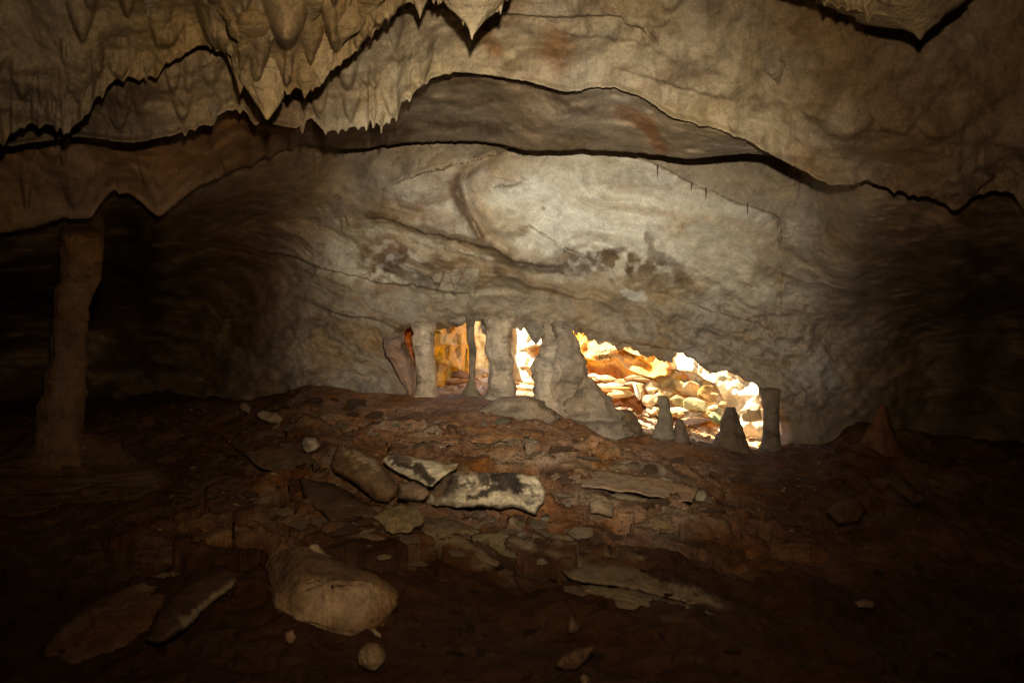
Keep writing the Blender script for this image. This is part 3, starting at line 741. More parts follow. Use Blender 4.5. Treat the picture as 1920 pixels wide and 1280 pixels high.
# ================================================================ DRIPSTONE
def tube(name, prof, d, col, label, cat='stalactite', group=None, mat=None, flute=0.12, seed=0, depth=0.85, lean=0.0, blot=None, on=None, vlip=None, emb=1.7, tipout=0.05):
    """prof: (v, u_left, u_right) down the thing; round, fluted, closed"""
    pr = np.array(prof, float)
    if vlip and 600 <= vlip:
        pr = pr[pr[:, 0] > vlip - 4]
        a_, b_ = pr[0, 1], pr[0, 2]; w_ = b_ - a_
        pr = np.vstack([[vlip - 34, a_ - 0.45 * w_, b_ + 0.45 * w_], [vlip - 20, a_ - 0.30 * w_, b_ + 0.30 * w_], [vlip - 6, a_ - 0.12 * w_, b_ + 0.12 * w_], pr])
    n = int(max(10, min(70, (pr[-1, 0] - pr[0, 0]) / 2.5)))
    vv = np.linspace(pr[0, 0], pr[-1, 0], n)
    ul = np.interp(vv, pr[:, 0], pr[:, 1]); ur = np.interp(vv, pr[:, 0], pr[:, 2])
    k = np.array([0.25, 0.5, 0.25])
    if n > 8:
        ul = np.convolve(np.pad(ul, 1, 'edge'), k, 'valid'); ur = np.convolve(np.pad(ur, 1, 'edge'), k, 'valid')
    m = 30
    th = np.linspace(0, 2 * math.pi, m, endpoint=False)
    T, Vv = np.meshgrid(th, vv)
    cu_ = ((ul + ur) / 2)[:, None]; r = ((ur - ul) / 2)[:, None]
    flute = flute * 1.5
    cu_ = cu_ + (0.22 * r * fbm(np.stack([vv / 26.0, vv * 0, vv * 0 + seed], -1), 1, 3, 861)[:, None])
    dd = d + lean * (Vv - vv[0])
    if on:
        tt = np.linspace(0, 1, n)
        base = np.array([on((a + b) / 2, c_) for a, b, c_ in zip(ul, ur, vv)])
        ks = np.ones(9) / 9
        base = np.convolve(np.pad(base, 4, 'edge'), ks, 'valid')
        dd = (base + (ur - ul) / 2 / F * base * depth * (emb - (emb + tipout) * np.clip(tt * 1.6, 0, 1)))[:, None] + 0 * T
    if vlip and vlip < 600:
        dd = dd + 0.55 * sstep(vlip + 14, vlip - 12, Vv)
    elif vlip:
        sw_ = np.array([SW((a + b) / 2, min(c_, vlip - 7)) for a, b, c_ in zip(ul, ur, vv)])
        sw_ = np.convolve(np.pad(sw_, 4, 'edge'), np.ones(9) / 9, 'valid')
        rr_ = (ur - ul) / 2 / F * 8.3 * depth
        k_ = sstep(vlip + 30, vlip - 14, vv)
        hid = 2.0 * sstep(vlip + 4, vlip - 24, vv) - 0.1
        dd = (d * (1 - k_) + (sw_ + rr_ * hid) * k_)[:, None] + 0 * T
    cen = P(cu_ + 0 * T, Vv, dd)
    rad = r / F * dd
    dirv = np.stack([np.cos(T), np.sin(T) * depth, T * 0], -1)
    q = np.stack([np.cos(T) * 1.6 + seed * 3.1, np.sin(T) * 1.6, cen[..., 2] * 1.3], -1)
    q2 = cen + dirv * rad[..., None]
    bump_ = 1 + flute * fbm(q, 1.0, 3, 800 + seed) + 0.55 * flute * fbm(q2, 9, 4, 811 + seed) + 0.5 * flute * fbm(np.stack([q2[..., 0] * 2, q2[..., 1] * 2, q2[..., 2] * 18], -1), 1, 4, 813 + seed) + 0.9 * flute * fbm(q2, 4.5, 3, 817 + seed, 0.5, True)
    ph_ = 3.0 * fbm(np.stack([q2[..., 0] * 0 + seed, T * 0, q2[..., 2] * 2.0], -1), 1, 3, 871)
    bump_ = bump_ + 0.22 * flute * np.cos(7 * T + 2 * ph_) + 0.16 * flute * np.cos(13 * T - ph_) + 0.22 * flute * np.abs(fbm(q2, 14, 3, 873 + seed))
    p = cen + dirv * (rad * bump_)[..., None]
    vs = p.reshape(-1, 3).tolist()
    fs = []
    for a in range(n - 1):
        for b in range(m):
            fs.append([a * m + b, (a + 1) * m + b, (a + 1) * m + (b + 1) % m, a * m + (b + 1) % m])
    vs.append(cen[0, 0].tolist()); vs.append((cen[-1].mean(0) - np.array([0, 0, rad[-1, 0] * 0.5])).tolist())
    for b in range(m):
        fs.append([n * m, b, (b + 1) % m]); fs.append([n * m + 1, (n - 1) * m + (b + 1) % m, (n - 1) * m + b])
    vsa = np.array(vs)
    c = np.zeros((len(vs), 3)) + np.array(col)
    nn = fbm(vsa, 6, 4, 820 + seed); ns = fbm(vsa * np.array([14, 14, 2.0]), 1, 3, 823 + seed)
    c = mix(c, np.array(col) * 0.45, 0.7 * sstep(0.0, 0.5, nn))
    c = mix(c, np.minimum(np.array(col) * 1.35, 0.7), 0.6 * sstep(0.05, 0.5, ns))
    if cat == 'column':
        jn = fbm(np.stack([vsa[:, 0] * 1.5, vsa[:, 1] * 1.5, vsa[:, 2] * 9], -1), 1, 3, 829 + seed)
        c = mix(c, np.array(col) * 0.3, 0.8 * sstep(0.10, 0.0, np.abs(jn)) * sstep(-0.2, 0.3, nn))
    if blot: c = mix(c, blot[0], blot[1] * sstep(-0.1, 0.35, fbm(vsa, 4, 4, 827 + seed)))
    o = put(name, vsa, fs, mat or M_DRIP, c)
    return tag(o, label, cat, group)

cream = (0.36, 0.29, 0.165); tan = (0.30, 0.235, 0.13); grey = (0.50, 0.40, 0.285)
G1 = 'stalactites on the ceiling lip'
tube('stalactite', [(-60,820,965),(0,842,946),(12,850,938),(25,860,922),(40,871,906),(55,878,894),(66,882,888),(74,884,886)], 3.82, cream, 'large cream stalactite with a sharp drip tip and a fringe of small points', seed=1, on=S1)
tube('stalactite', [(-20,930,948),(5,932,944),(18,936,941),(27,938,939)], 3.8, cream, 'tiny stalactite beside the large pointed cream one', seed=2, on=S1)
tube('stalactite', [(-40,765,812),(0,774,800),(15,780,794),(26,785,790),(34,787,788)], 3.86, cream, 'short cone of cream stalactite next to the large pointed one', seed=3, on=S1)
tube('stalactite', [(80,436,552),(120,448,545),(150,458,538),(175,469,530),(195,482,522),(210,492,512),(224,499,503)], 3.86, (0.54,0.46,0.28), 'broad yellow cone stalactite with a single drip at its tip', seed=4, on=S1)
tube('stalactite', [(100,552,606),(130,556,600),(150,560,592),(165,565,582),(176,568,576),(184,570,572)], 3.88, cream, 'narrow cream stalactite beside the broad yellow cone', seed=5, on=S1)
tube('stalactite', [(110,436,470),(140,441,462),(160,446,456),(174,449,452)], 3.9, tan, 'stubby tan stalactite on the dark side of the broad yellow cone', seed=6, on=S1)
tube('stalactite', [(-60,540,612),(-10,548,606),(15,554,600),(30,562,592),(40,570,583),(44,574,578)], 3.72, cream, 'rounded cream bulb of dripstone with a dark shadow under it', seed=7, on=S1)
tube('stalactite', [(0,596,690),(30,604,684),(55,614,668),(72,624,650),(86,632,640),(94,634,637)], 3.84, cream, 'fan shaped cream dripstone lobe hanging over a rust coloured crack', seed=8, on=S1)
tube('stalactite', [(40,560,640),(80,568,634),(120,580,620),(140,590,612),(156,600,606)], 3.9, (0.50,0.42,0.26), 'long tapering ochre dripstone lobe below the fan shaped one', seed=9, on=S1)
tube('stalactite', [(-20,420,528),(20,424,522),(55,432,515),(70,440,510),(80,447,470),(95,448,452)], 3.84, tan, 'ribbed tan drapery of dripstone with a ragged hem', seed=10, flute=0.25, on=S1)
tube('stalactite', [(-40,660,735),(-5,668,722),(12,676,708),(24,684,694)], 3.84, cream, 'stubby cream dripstone lobe beside the fan shaped one', seed=11, on=S1)
tube('stalactite', [(-40,262,296),(0,270,288),(16,274,284),(32,277,279)], 3.86, (0.3,0.27,0.19), 'small grey stalactite alone on the dim ceiling', seed=12, on=S1)
tube('stalactite', [(100,262,292),(125,267,284),(140,271,278),(152,273,275)], 3.98, (0.32,0.27,0.17), 'little pale stalactite at the dim ragged ceiling lip', seed=13, on=S1)
tube('stalactite', [(-60,1540,1830),(-10,1592,1806),(15,1625,1788),(32,1662,1770),(46,1695,1750),(60,1714,1736),(74,1724,1727)], 4.0, (0.30,0.25,0.16), 'wide dim stalactite with a hooked point over the smooth ceiling', seed=14, on=S1)
tube('stalactite', [(60,1405,1490),(95,1418,1480),(120,1430,1474),(138,1442,1468),(150,1453,1464),(160,1460,1462)], 4.78, (0.28,0.225,0.14), 'lone blunt point of rock on the smooth ceiling', seed=15, depth=0.5, on=S2, emb=1.15, tipout=0.5)
tube('stalactite', [(320,1730,1852),(350,1752,1836),(368,1768,1826),(382,1780,1810),(392,1788,1800)], 5.35, (0.20,0.15,0.095), 'blunt rounded knob hanging on the dark ceiling lip', seed=16, on=S2)
tube('stalactite', [(150,384,424),(190,390,416),(215,394,408),(234,398,401)], 4.68, (0.27,0.24,0.17), 'slender grey stalactite on the shadowed middle lip', seed=17, on=S2)
tube('stalactite', [(195,706,724),(222,710,720),(240,713,717),(250,714,716)], 4.86, tan, 'thin soda straw on the ragged middle lip', group='soda straws on the middle lip', seed=18, on=S2)
tube('stalactite', [(200,694,708),(225,698,704),(238,700,702)], 4.86, tan, 'thin soda straw on the ragged middle lip', group='soda straws on the middle lip', seed=19, on=S2)
tube('stalactite', [(498,862,908),(520,870,901),(535,877,894),(548,882,891),(558,885,888)], 7.72, (0.36,0.30,0.205), 'short stubby stalactite in the middle of the pale far wall', seed=20, on=SW, emb=1.2, tipout=0.8)
tube('stalactite', [(505,838,868),(525,844,862),(538,850,857),(544,852,854)], 7.76, (0.33,0.27,0.18), 'small nub just beside the stubby stalactite on the far wall', seed=21, on=SW, emb=1.2, tipout=0.8)
tube('stalactite', [(510,806,834),(528,812,828),(542,818,822)], 7.78, (0.30,0.24,0.16), 'small brownish nub under the ledge of the far wall', seed=22, on=SW, emb=1.2, tipout=0.8)
for k, (u0, v1) in enumerate(((645, 438), (657, 434))):
    tube('stalactite', [(405, u0 - 9, u0 + 9), (422, u0 - 6, u0 + 6), (v1, u0 - 1.5, u0 + 1.5)], 7.7, (0.36,0.3,0.19), 'tiny paired stalactite in the brown alcove of the far wall', group='paired stalactites in the alcove', seed=23 + k, on=SW, emb=1.2, tipout=0.8)
for k, (u0, v0, v1) in enumerate(((1233, 312, 334), (1324, 356, 374), (1402, 384, 402), (1297, 345, 356))):
    tube('root', [(v0 - 4, u0 - 1.5, u0 + 1.5), (v0 + 5, u0 - 0.9, u0 + 0.9), (v1 - 4, u0 - 0.4, u0 + 0.4)], 7.22, (0.1,0.075,0.05), 'hair thin dark root dangling from the crack round the pale slab', cat='root', group='roots along the crack', seed=30 + k)

tube('rock_mound', [(806,84,150),(826,62,178),(850,34,216),(885,2,262),(925,-40,312),(970,-80,350)], 5.95, (0.10,0.058,0.03), 'dark heap of rock burying the foot of the tall leaning column', 'mound', seed=55, flute=0.22, depth=0.8)
# columns in the opening
mound_col = (0.30, 0.225, 0.15)
tube('dripstone_post', [(590,764,826),(606,770,818),(620,776,811),(650,776,812),(664,778,811),(680,780,813),(700,781,814),(716,781,815),(735,780,817),(752,770,826)], 8.33, grey, 'pale grey jointed column next to the red recess of the opening', 'column', seed=40, vlip=614)
tube('dripstone_post', [(585,868,902),(600,874,894),(612,876,891),(640,876,890),(655,879,894),(672,880,893),(690,880,891),(715,878,891),(728,874,895),(745,864,905),(762,852,918)], 8.36, (0.21,0.165,0.105), 'thinnest dark column in the opening with a flared muddy foot', 'column', seed=41, flute=0.08, vlip=604)
tube('dripstone_post', [(588,896,972),(604,906,962),(620,912,957),(640,913,957),(660,911,959),(676,914,961),(692,917,961),(715,914,962),(735,912,964),(755,908,968),(775,898,980)], 8.3, grey, 'thick straight grey column in the opening next to the thinnest one', 'column', seed=42, flute=0.09, vlip=604)
tube('dripstone_post', [(590,1004,1056),(610,1014,1046),(630,1018,1044),(650,1016,1046),(668,1012,1048),(682,1003,1050),(692,999,1050),(712,1000,1048),(730,1002,1044),(748,1003,1048),(775,990,1062)], 8.22, (0.52,0.42,0.30), 'knobbly pale column fused to a broad darker one in the opening', 'column', seed=43, flute=0.2, vlip=622)
tube('dripstone_post', [(590,1034,1094),(606,1038,1076),(620,1040,1074),(640,1040,1083),(660,1040,1090),(676,1038,1098),(700,1034,1101),(725,1030,1108),(755,1020,1130),(785,1010,1150)], 8.33, (0.34,0.27,0.195), 'broad ribbed dark column widening downwards beside the knobbly one', 'column', seed=44, flute=0.16, vlip=614)
tube('stalagmite', [(708,1096,1108),(716,1090,1114),(730,1080,1124),(748,1070,1140),(770,1062,1156),(790,1056,1165),(812,1050,1172)], 8.1, (0.33,0.26,0.185), 'squat grey stalagmite mound leaning on the broad ribbed column', 'stalagmite', seed=45, flute=0.2)
tube('dripstone_post', [(722,1424,1472),(738,1430,1462),(760,1431,1460),(785,1432,1460),(810,1432,1461),(828,1431,1464),(846,1424,1472)], 8.22, (0.15,0.105,0.062), 'dark straight column at the far low end of the opening', 'column', seed=46, flute=0.07, vlip=736)
tube('stalactite', [(632,716,748),(650,722,752),(668,726,760),(690,738,770),(712,752,774),(728,762,774),(740,767,770)], 8.3, (0.32,0.21,0.15), 'pinkish drapery tapering to a point beside the red recess', seed=47, flute=0.18, vlip=640)
tube('stalactite', [(612,984,1022),(622,989,1018),(632,995,1014),(642,1001,1008),(645,1003,1006)], 8.4, (0.27,0.23,0.17), 'dark stub hanging from the lip beside the knobbly pale column', seed=48, vlip=618)
tube('stalagmite', [(763,1364,1378),(767,1361,1380),(780,1357,1384),(800,1351,1390),(820,1346,1395),(838,1340,1402),(850,1334,1408)], 8.08, (0.11,0.075,0.046), 'flat topped dark stalagmite standing in front of the sunlit rubble', 'stalagmite', seed=49)
tube('stalagmite', [(742,1237,1249),(748,1234,1254),(758,1233,1255),(768,1237,1254),(776,1236,1257),(790,1234,1260),(806,1230,1263),(820,1226,1268)], 8.15, (0.23,0.185,0.11), 'mossy waisted stalagmite like a stubby figure in the opening', 'stalagmite', seed=50)
tube('stalagmite', [(786,1270,1280),(794,1266,1284),(810,1263,1287),(830,1258,1292)], 8.15, (0.16,0.105,0.065), 'small dark brown stump beside the mossy waisted stalagmite', 'stalagmite', seed=51)
tube('stalagmite', [(768,1166,1180),(776,1163,1190),(790,1162,1200),(815,1156,1210)], 8.2, (0.15,0.1,0.06), 'low brown stump at the foot of the grey stalagmite mound', 'stalagmite', seed=52)
tube('stalagmite', [(758,1652,1660),(772,1646,1665),(790,1639,1668),(806,1632,1674),(828,1622,1684),(850,1614,1692)], 7.6, (0.17,0.075,0.03), 'orange brown cone stalagmite alone by the dark side wall', 'stalagmite', seed=53)
tube('dripstone_post', [(380,100,172),(412,114,184),(440,124,188),(520,116,181),(580,110,166),(640,104,158),(700,94,156),(760,84,156),(810,76,156),(850,70,158),(900,60,172),(950,46,196)], 5.75, (0.16,0.095,0.046), 'tall leaning dark brown column joining floor and ceiling in the gloom', 'column', seed=54, flute=0.1, vlip=430)

# ================================================================ ROCKS
def outline_rock(name, poly, d, slope, thick, col, label, cat='rock', group=None, seed=0, blots=(), rel=0.3, step=None, mat=None, rounded=0.35, facet=1.0, ragged=2.2):
    """a rock whose outline was traced: front and back faces swell from the outline; slope tips its upper edge away"""
    pa = np.array(poly, float)
    # roughen the outline
    pts = []
    n = len(pa)
    for k in range(n):
        a, b = pa[k], pa[(k + 1) % n]
        m = max(1, int(np.hypot(*(b - a)) / 5))
        for q in range(m): pts.append(a + (b - a) * q / m)
    pts = np.array(pts)
    j = np.stack([fbm(np.c_[pts / 14, np.full(len(pts), seed)], 1, 3, 900 + seed), fbm(np.c_[pts / 14, np.full(len(pts), seed + 9)], 1, 3, 905 + seed)], -1)
    pts = pts + j * ragged
    w, h = np.ptp(pts[:, 0]), np.ptp(pts[:, 1])
    st = step or max(2.2, min(w, h) / 26)
    gu, gv = np.meshgrid(np.arange(pts[:, 0].min(), pts[:, 0].max(), st), np.arange(pts[:, 1].min(), pts[:, 1].max(), st))
    gu = gu.ravel() + RNG.uniform(-.25, .25, gu.size) * st; gv = gv.ravel() + RNG.uniform(-.25, .25, gv.size) * st
    poly2 = [tuple(x) for x in pts]
    loop = pts.tolist() + [pts[0].tolist()]
    ok = inside(gu, gv, poly2); gu, gv = gu[ok], gv[ok]
    dist = poly_dist(gu, gv, loop)
    ok = dist > st * 0.6; gu, gv, dist = gu[ok], gv[ok], dist[ok]
    V2 = [Vector(x) for x in pts] + [Vector((a, b)) for a, b in zip(gu, gv)]
    ne = len(pts)
    r = delaunay_2d_cdt(V2, [(k, (k + 1) % ne) for k in range(ne)], [], 1, 1e-4)
    cv2 = np.array([x[:] for x in r[0]]); tris = [list(f) for f in r[2]]
    d2 = poly_dist(cv2[:, 0], cv2[:, 1], loop)
    edge = d2 < 0.3
    R = rounded * min(w, h)
    t = np.clip(d2 / R, 0, 1)
    bul = np.sqrt(np.clip(1 - (1 - t) ** 2, 0, 1))
    vc = pts[:, 1].mean()
    mid = d + slope * (vc - cv2[:, 1])
    q = np.c_[cv2 / (0.4 * min(w, h)), np.full(len(cv2), seed * 1.7)]
    pln = fbm(q, 0.9, 4, 915 + seed)
    # a few flat facets
    fac = np.zeros(len(cv2))
    rr = np.random.default_rng(seed)
    for _ in range(5):
        g = rr.normal(size=2); g /= np.linalg.norm(g)
        fac = np.maximum(fac, ((cv2[:, 0] - pts[:, 0].mean()) * g[0] / w + (cv2[:, 1] - vc) * g[1] / h) * 1.0 - 0.12)
    hp = np.full(len(cv2), 1.0)
    a0_ = rr.uniform(0, 6.28)
    for q_ in range(5):
        an = a0_ + q_ * 1.2566 + rr.uniform(-0.4, 0.4)
        hp = np.minimum(hp, rr.uniform(0.85, 1.15) - rr.uniform(0.25, 0.75) * ((cv2[:, 0] - pts[:, 0].mean()) * 2 / w * math.cos(an) + (cv2[:, 1] - vc) * 2 / h * math.sin(an)))
    bul = np.minimum(bul, np.clip(hp, 0.12, 1) ** 1.0 + 0.05 * pln)
    bul = np.where(edge, 0.0, bul)
    front = mid - thick * bul * (1 + 0.5 * rel * pln - 0.4 * facet * fac) - 0.006 * thick * 20 * fbm(np.c_[cv2 / 9, cv2[:, :1] * 0], 1, 4, 925 + seed) * (~edge)
    backd = mid + thick * 0.9 * bul * (1 + rel * fbm(q, 1, 2, 931 + seed))
    pf_ = P(cv2[:, 0], cv2[:, 1], front); pb = P(cv2[:, 0], cv2[:, 1], backd)
    N0 = len(cv2); idx = np.arange(N0) + N0
    mp = np.where(edge, np.arange(N0), idx)
    vs = np.vstack([pf_, pb])
    fs = [f[::-1] for f in tris] + [[int(mp[i]) for i in f] for f in tris]
    usedv = sorted({i for f in fs for i in f}); rm = {o_: k for k, o_ in enumerate(usedv)}
    fs = [[rm[i] for i in f] for f in fs]
    uvp = np.vstack([cv2, cv2])[usedv]; vs = vs[usedv]
    c = np.zeros((len(vs), 3)) + np.array(col)
    nn = fbm(vs, 5, 5, 941 + seed); nf_ = fbm(np.c_[uvp / 22, uvp[:, :1] * 0], 1, 5, 945 + seed)
    c = mix(c, np.array(col) * 0.5, 0.6 * sstep(0.0, 0.45, nn))
    c = mix(c, np.minimum(np.array(col) * 1.3, 0.75), 0.5 * sstep(0.05, 0.4, -nf_))
    wx_ = 12 * fbm(np.c_[uvp / 11, uvp[:, :1] * 0], 1, 5, 951 + seed, 0.65); wy_ = 12 * fbm(np.c_[uvp / 11, uvp[:, :1] * 0 + 5], 1, 5, 953 + seed, 0.65)
    for (pts_b, wd, cb, am) in blots:
        c = mix(c, cb, am * sstep(1.2, 0.85, poly_dist(uvp[:, 0] + wx_, uvp[:, 1] + wy_, pts_b) / wd))
    o = put(name, vs, fs, mat or M_STONE, c)
    return tag(o, label, cat, group)

pale = (0.60, 0.52, 0.36); black = (0.035, 0.026, 0.02)
# the pale boulder with black crust
dB = floor_d(920, 966)
outline_rock('boulder', [(795,944),(808,926),(826,905),(836,893),(852,887),(872,891),(895,886),(925,888),(950,885),(985,889),(1004,892),(1014,904),(1021,922),(1019,944),(1010,956),(1002,965),(988,959),(962,953),(934,956),(890,950),(850,951),(820,949)], dB, 0.004, 0.2, (0.50,0.42,0.275),
             'pale cream boulder with patches of black crust in the middle of the floor', 'boulder', seed=61, rel=0.5, rounded=0.17, facet=0.4, ragged=4.0,
             blots=[([(838,897),(830,916),(826,924)], 13, (0.10,0.06,0.032), 0.9), ([(850,897),(843,915)], 11, black, 0.85), ([(934,893),(962,897),(970,910)], 13, black, 0.97), ([(900,893),(912,902)], 8, black, 0.85), ([(882,932),(905,926),(925,915),(945,912)], 7, black, 0.9), ([(862,911),(874,912)], 4, black, 0.85),
                    ([(985,908),(1000,918)], 3.5, black, 0.7), ([(985,943),(1000,945)], 3.5, black, 0.7), ([(800,944),(840,944),(880,950),(940,953)], 6, (0.16,0.13,0.085), 0.8), ([(880,900),(890,908)], 3, black, 0.7), ([(1002,930),(1010,925)], 3, black, 0.6)])
tube('flowstone_mound', [(744,940,990),(752,922,1006),(764,904,1018),(780,888,1030),(800,870,1044),(822,852,1058)], floor_d(958, 800) + 0.62, (0.30,0.225,0.15), 'low pale lumpy mound of flowstone at the foot of the thick columns', 'mound', seed=60, depth=0.55, flute=0.16)
dS = floor_d(790, 915)
outline_rock('flat_rock', [(716,862),(728,854),(742,847),(775,856),(812,864),(838,870),(862,868),(856,878),(842,887),(828,896),(812,911),(800,909),(775,899),(740,882),(724,872)], dS + 0.25, 0.006, 0.1, (0.50,0.42,0.265),
             'pale wedge slab streaked with black lying against the brown ribbed rock', 'rock', seed=62, rounded=0.14, facet=0.3, ragged=3.0,
             blots=[([(742,864),(770,876),(798,893),(810,900)], 7, (0.06,0.04,0.026), 0.97), ([(728,858),(750,856),(768,862)], 5, (0.12,0.07,0.04), 0.9), ([(785,872),(800,885)], 8, black, 0.9), ([(835,875),(850,874)], 4, (0.2,0.12,0.06), 0.7)])
outline_rock('rock', [(618,872),(634,832),(652,838),(680,846),(704,858),(722,880),(740,902),(752,912),(742,930),(728,944),(704,938),(680,920),(655,900),(628,885)], floor_d(700, 940) + 0.1, 0.004, 0.2, (0.20,0.125,0.065),
             'brown fan shaped rock with curved ribs beside the pale wedge slab', 'rock', seed=63,
             blots=[([(640,836),(660,856),(668,875)], 4, (0.38,0.27,0.15), 0.7), ([(665,845),(695,868),(705,882)], 5, (0.45,0.34,0.2), 0.75), ([(690,858),(712,880)], 3, (0.42,0.31,0.18), 0.6)])
outline_rock('rock', [(748,905),(775,902),(798,914),(806,926),(795,938),(772,940),(745,934)], floor_d(775, 942), 0.003, 0.12, (0.24,0.165,0.1), 'small brown block wedged below the pale wedge slab', 'rock', seed=64)
def block(name, pts, d, col, label, cat, seed, blots=()):
    """an angular block: hull of corner points (u, v, offset in depth), chipped edges"""
    bm = bmesh.new()
    for (u, v, o_) in pts: bm.verts.new(Vector(P(np.array(float(u)), np.array(float(v)), np.array(d + o_))))
    bmesh.ops.convex_hull(bm, input=bm.verts)
    bmesh.ops.delete(bm, geom=[q for q in bm.verts if not q.link_faces], context='VERTS')
    bmesh.ops.dissolve_limit(bm, angle_limit=0.12, verts=bm.verts, edges=bm.edges)
    bmesh.ops.bevel(bm, geom=list(bm.edges), offset=0.016, segments=2, affect='EDGES', clamp_overlap=True)
    bmesh.ops.triangulate(bm, faces=bm.faces)
    for _ in range(4):
        le = [e for e in bm.edges if e.calc_length() > 0.03]
        if not le: break
        bmesh.ops.subdivide_edges(bm, edges=le, cuts=1)
        bmesh.ops.triangulate(bm, faces=[f for f in bm.faces if len(f.verts) > 3])
    bm.normal_update(); bm.verts.index_update()
    vs = np.array([q.co[:] for q in bm.verts]); ns = np.array([q.normal[:] for q in bm.verts]); fs = [[q.index for q in f.verts] for f in bm.faces]
    bm.free()
    vs = vs + ns * (0.035 * fbm(vs, 3.5, 3, seed) + 0.014 * fbm(vs, 13, 4, seed + 3, 0.6) - 0.012 * sstep(0.2, 0.5, fbm(vs, 8, 3, seed + 6)))[:, None]
    uu = 960 + F * vs[:, 0] / vs[:, 1]; vv = 640 - F * (vs[:, 2] - CAMZ) / vs[:, 1]
    c = np.zeros((len(vs), 3)) + np.array(col)
    n1 = fbm(vs, 5, 5, seed + 11); n2 = fbm(vs, 12, 4, seed + 13)
    c = mix(c, np.array(col) * 0.5, 0.65 * sstep(0.0, 0.4, n1)); c = mix(c, np.minimum(np.array(col) * 1.4, 0.7), 0.5 * sstep(0.05, 0.4, n2))
    for (pb, wd, cb, am) in blots:
        c = mix(c, cb, am * sstep(1.4, 0.6, poly_dist(uu + 18 * n1, vv + 18 * n2, pb) / wd))
    return tag(put(name, vs, fs, M_STONE, c), label, cat)
block('boulder', [(512,1140,0.02),(500,1042,0.30),(528,1012,0.34),(600,1042,0.30),(655,1068,0.26),(735,1098,0.24),(752,1126,0.10),(742,1150,0.02),(522,1118,-0.02),(560,1098,-0.06),(610,1082,-0.08),(700,1092,-0.06),(520,1150,-0.04),(565,1176,-0.12),(620,1186,-0.16),(672,1193,-0.15),(708,1186,-0.10),(560,1120,0.6),(700,1130,0.55),(620,1190,0.3)], floor_d(630, 1190) + 0.12, (0.21,0.14,0.075),
      'large brown foreground boulder with a lighter lower face', 'boulder', 65,
      blots=[([(520,1090),(545,1050),(600,1060),(650,1075)], 26, (0.10,0.06,0.034), 0.8), ([(600,1130),(690,1120)], 30, (0.36,0.275,0.17), 0.8), ([(545,1158),(610,1168)], 14, (0.33,0.25,0.14), 0.7), ([(705,1150),(715,1165)], 20, (0.17,0.10,0.052), 0.7)])  # darker blots on the upper face, lighter ones below
outline_rock('stone', [(575,1028),(584,1019),(596,1020),(606,1032),(617,1046),(611,1052),(598,1047),(583,1038)], floor_d(596, 1062), 0.002, 0.05, (0.36,0.28,0.18), 'small pale wedge stone perched behind the large brown boulder', 'stone', seed=66)
outline_rock('stone', [(669,1232),(674,1216),(688,1206),(706,1206),(720,1216),(725,1230),(718,1246),(704,1257),(688,1256),(674,1247)], floor_d(697, 1257), 0.001, 0.07, (0.24,0.18,0.1), 'round buff stone in front of the large brown boulder', 'stone', seed=67, rounded=0.5)
outline_rock('stone', [(694,1180),(702,1176),(714,1188),(713,1196),(703,1190)], floor_d(705, 1197), 0.001, 0.02, (0.36,0.28,0.17), 'sliver of buff stone between the boulder and the round stone', 'stone', seed=68)
outline_rock('stone', [(535,1185),(550,1180),(556,1196),(544,1210),(535,1203)], floor_d(545, 1210), 0.001, 0.03, (0.26,0.18,0.11), 'small brown stone under the overhanging edge of the large brown boulder', 'stone', seed=69)
outline_rock('rock', [(480,775),(495,769),(520,774),(531,785),(524,795),(505,793),(486,785)], floor_d(505, 797), 0.003, 0.08, (0.42,0.36,0.26), 'pale oval stone lying where the floor meets the dark recess', 'stone', seed=72)
outline_rock('rock', [(446,758),(458,754),(472,764),(468,776),(452,770)], floor_d(460, 780), 0.003, 0.06, (0.3,0.22,0.15), 'small brownish stone behind the pale oval one', 'stone', seed=73)
outline_rock('rock', [(566,830),(572,818),(592,822),(600,836),(590,846),(576,850),(568,842)], floor_d(584, 852), 0.003, 0.1, (0.5,0.44,0.33), 'chunk of pale rock at the upper end of the floor crack', 'rock', seed=74)
outline_rock('rock', [(1104,940),(1122,934),(1142,940),(1152,950),(1150,970),(1128,966),(1106,962)], floor_d(1128, 972), 0.003, 0.09, (0.24,0.185,0.125), 'squarish grey brown block set in the muddy floor', 'rock', seed=75)
outline_rock('rock', [(1224,902),(1240,895),(1256,898),(1272,912),(1250,914),(1228,912)], floor_d(1248, 916), 0.004, 0.07, (0.42,0.36,0.27), 'pale pointed stone at the end of the thin ledge', 'stone', seed=76)
outline_rock('rock', [(1298,932),(1308,918),(1320,916),(1328,930),(1322,941),(1304,940)], floor_d(1313, 942), 0.004, 0.07, (0.34,0.29,0.19), 'small buff stone at the edge of the dark ground', 'stone', seed=77)
outline_rock('rock', [(1062,1172),(1072,1155),(1080,1162),(1086,1178),(1078,1188),(1066,1186)], floor_d(1074, 1189), 0.001, 0.05, (0.13,0.085,0.05), 'small upright stone standing alone in the dark foreground', 'stone', seed=78)
outline_rock('rock', [(1040,1245),(1060,1225),(1085,1215),(1112,1208),(1118,1214),(1098,1238),(1085,1252),(1060,1256)], floor_d(1078, 1258), 0.001, 0.07, (0.10,0.06,0.034), 'low brown stone at the near edge of the dark foreground', 'stone', seed=79)
outline_rock('rock', [(1088,1268),(1096,1262),(1106,1272),(1104,1296),(1090,1296)], floor_d(1096, 1296), 0.001, 0.04, (0.17,0.12,0.07), 'small pale stone in front of the low brown stone', 'stone', seed=80)
outline_rock('rock', [(1600,1128),(1620,1122),(1642,1128),(1638,1140),(1610,1140)], floor_d(1620, 1142), 0.002, 0.06, (0.16,0.1,0.06), 'low dim stone on the dark side of the floor', 'stone', seed=81)
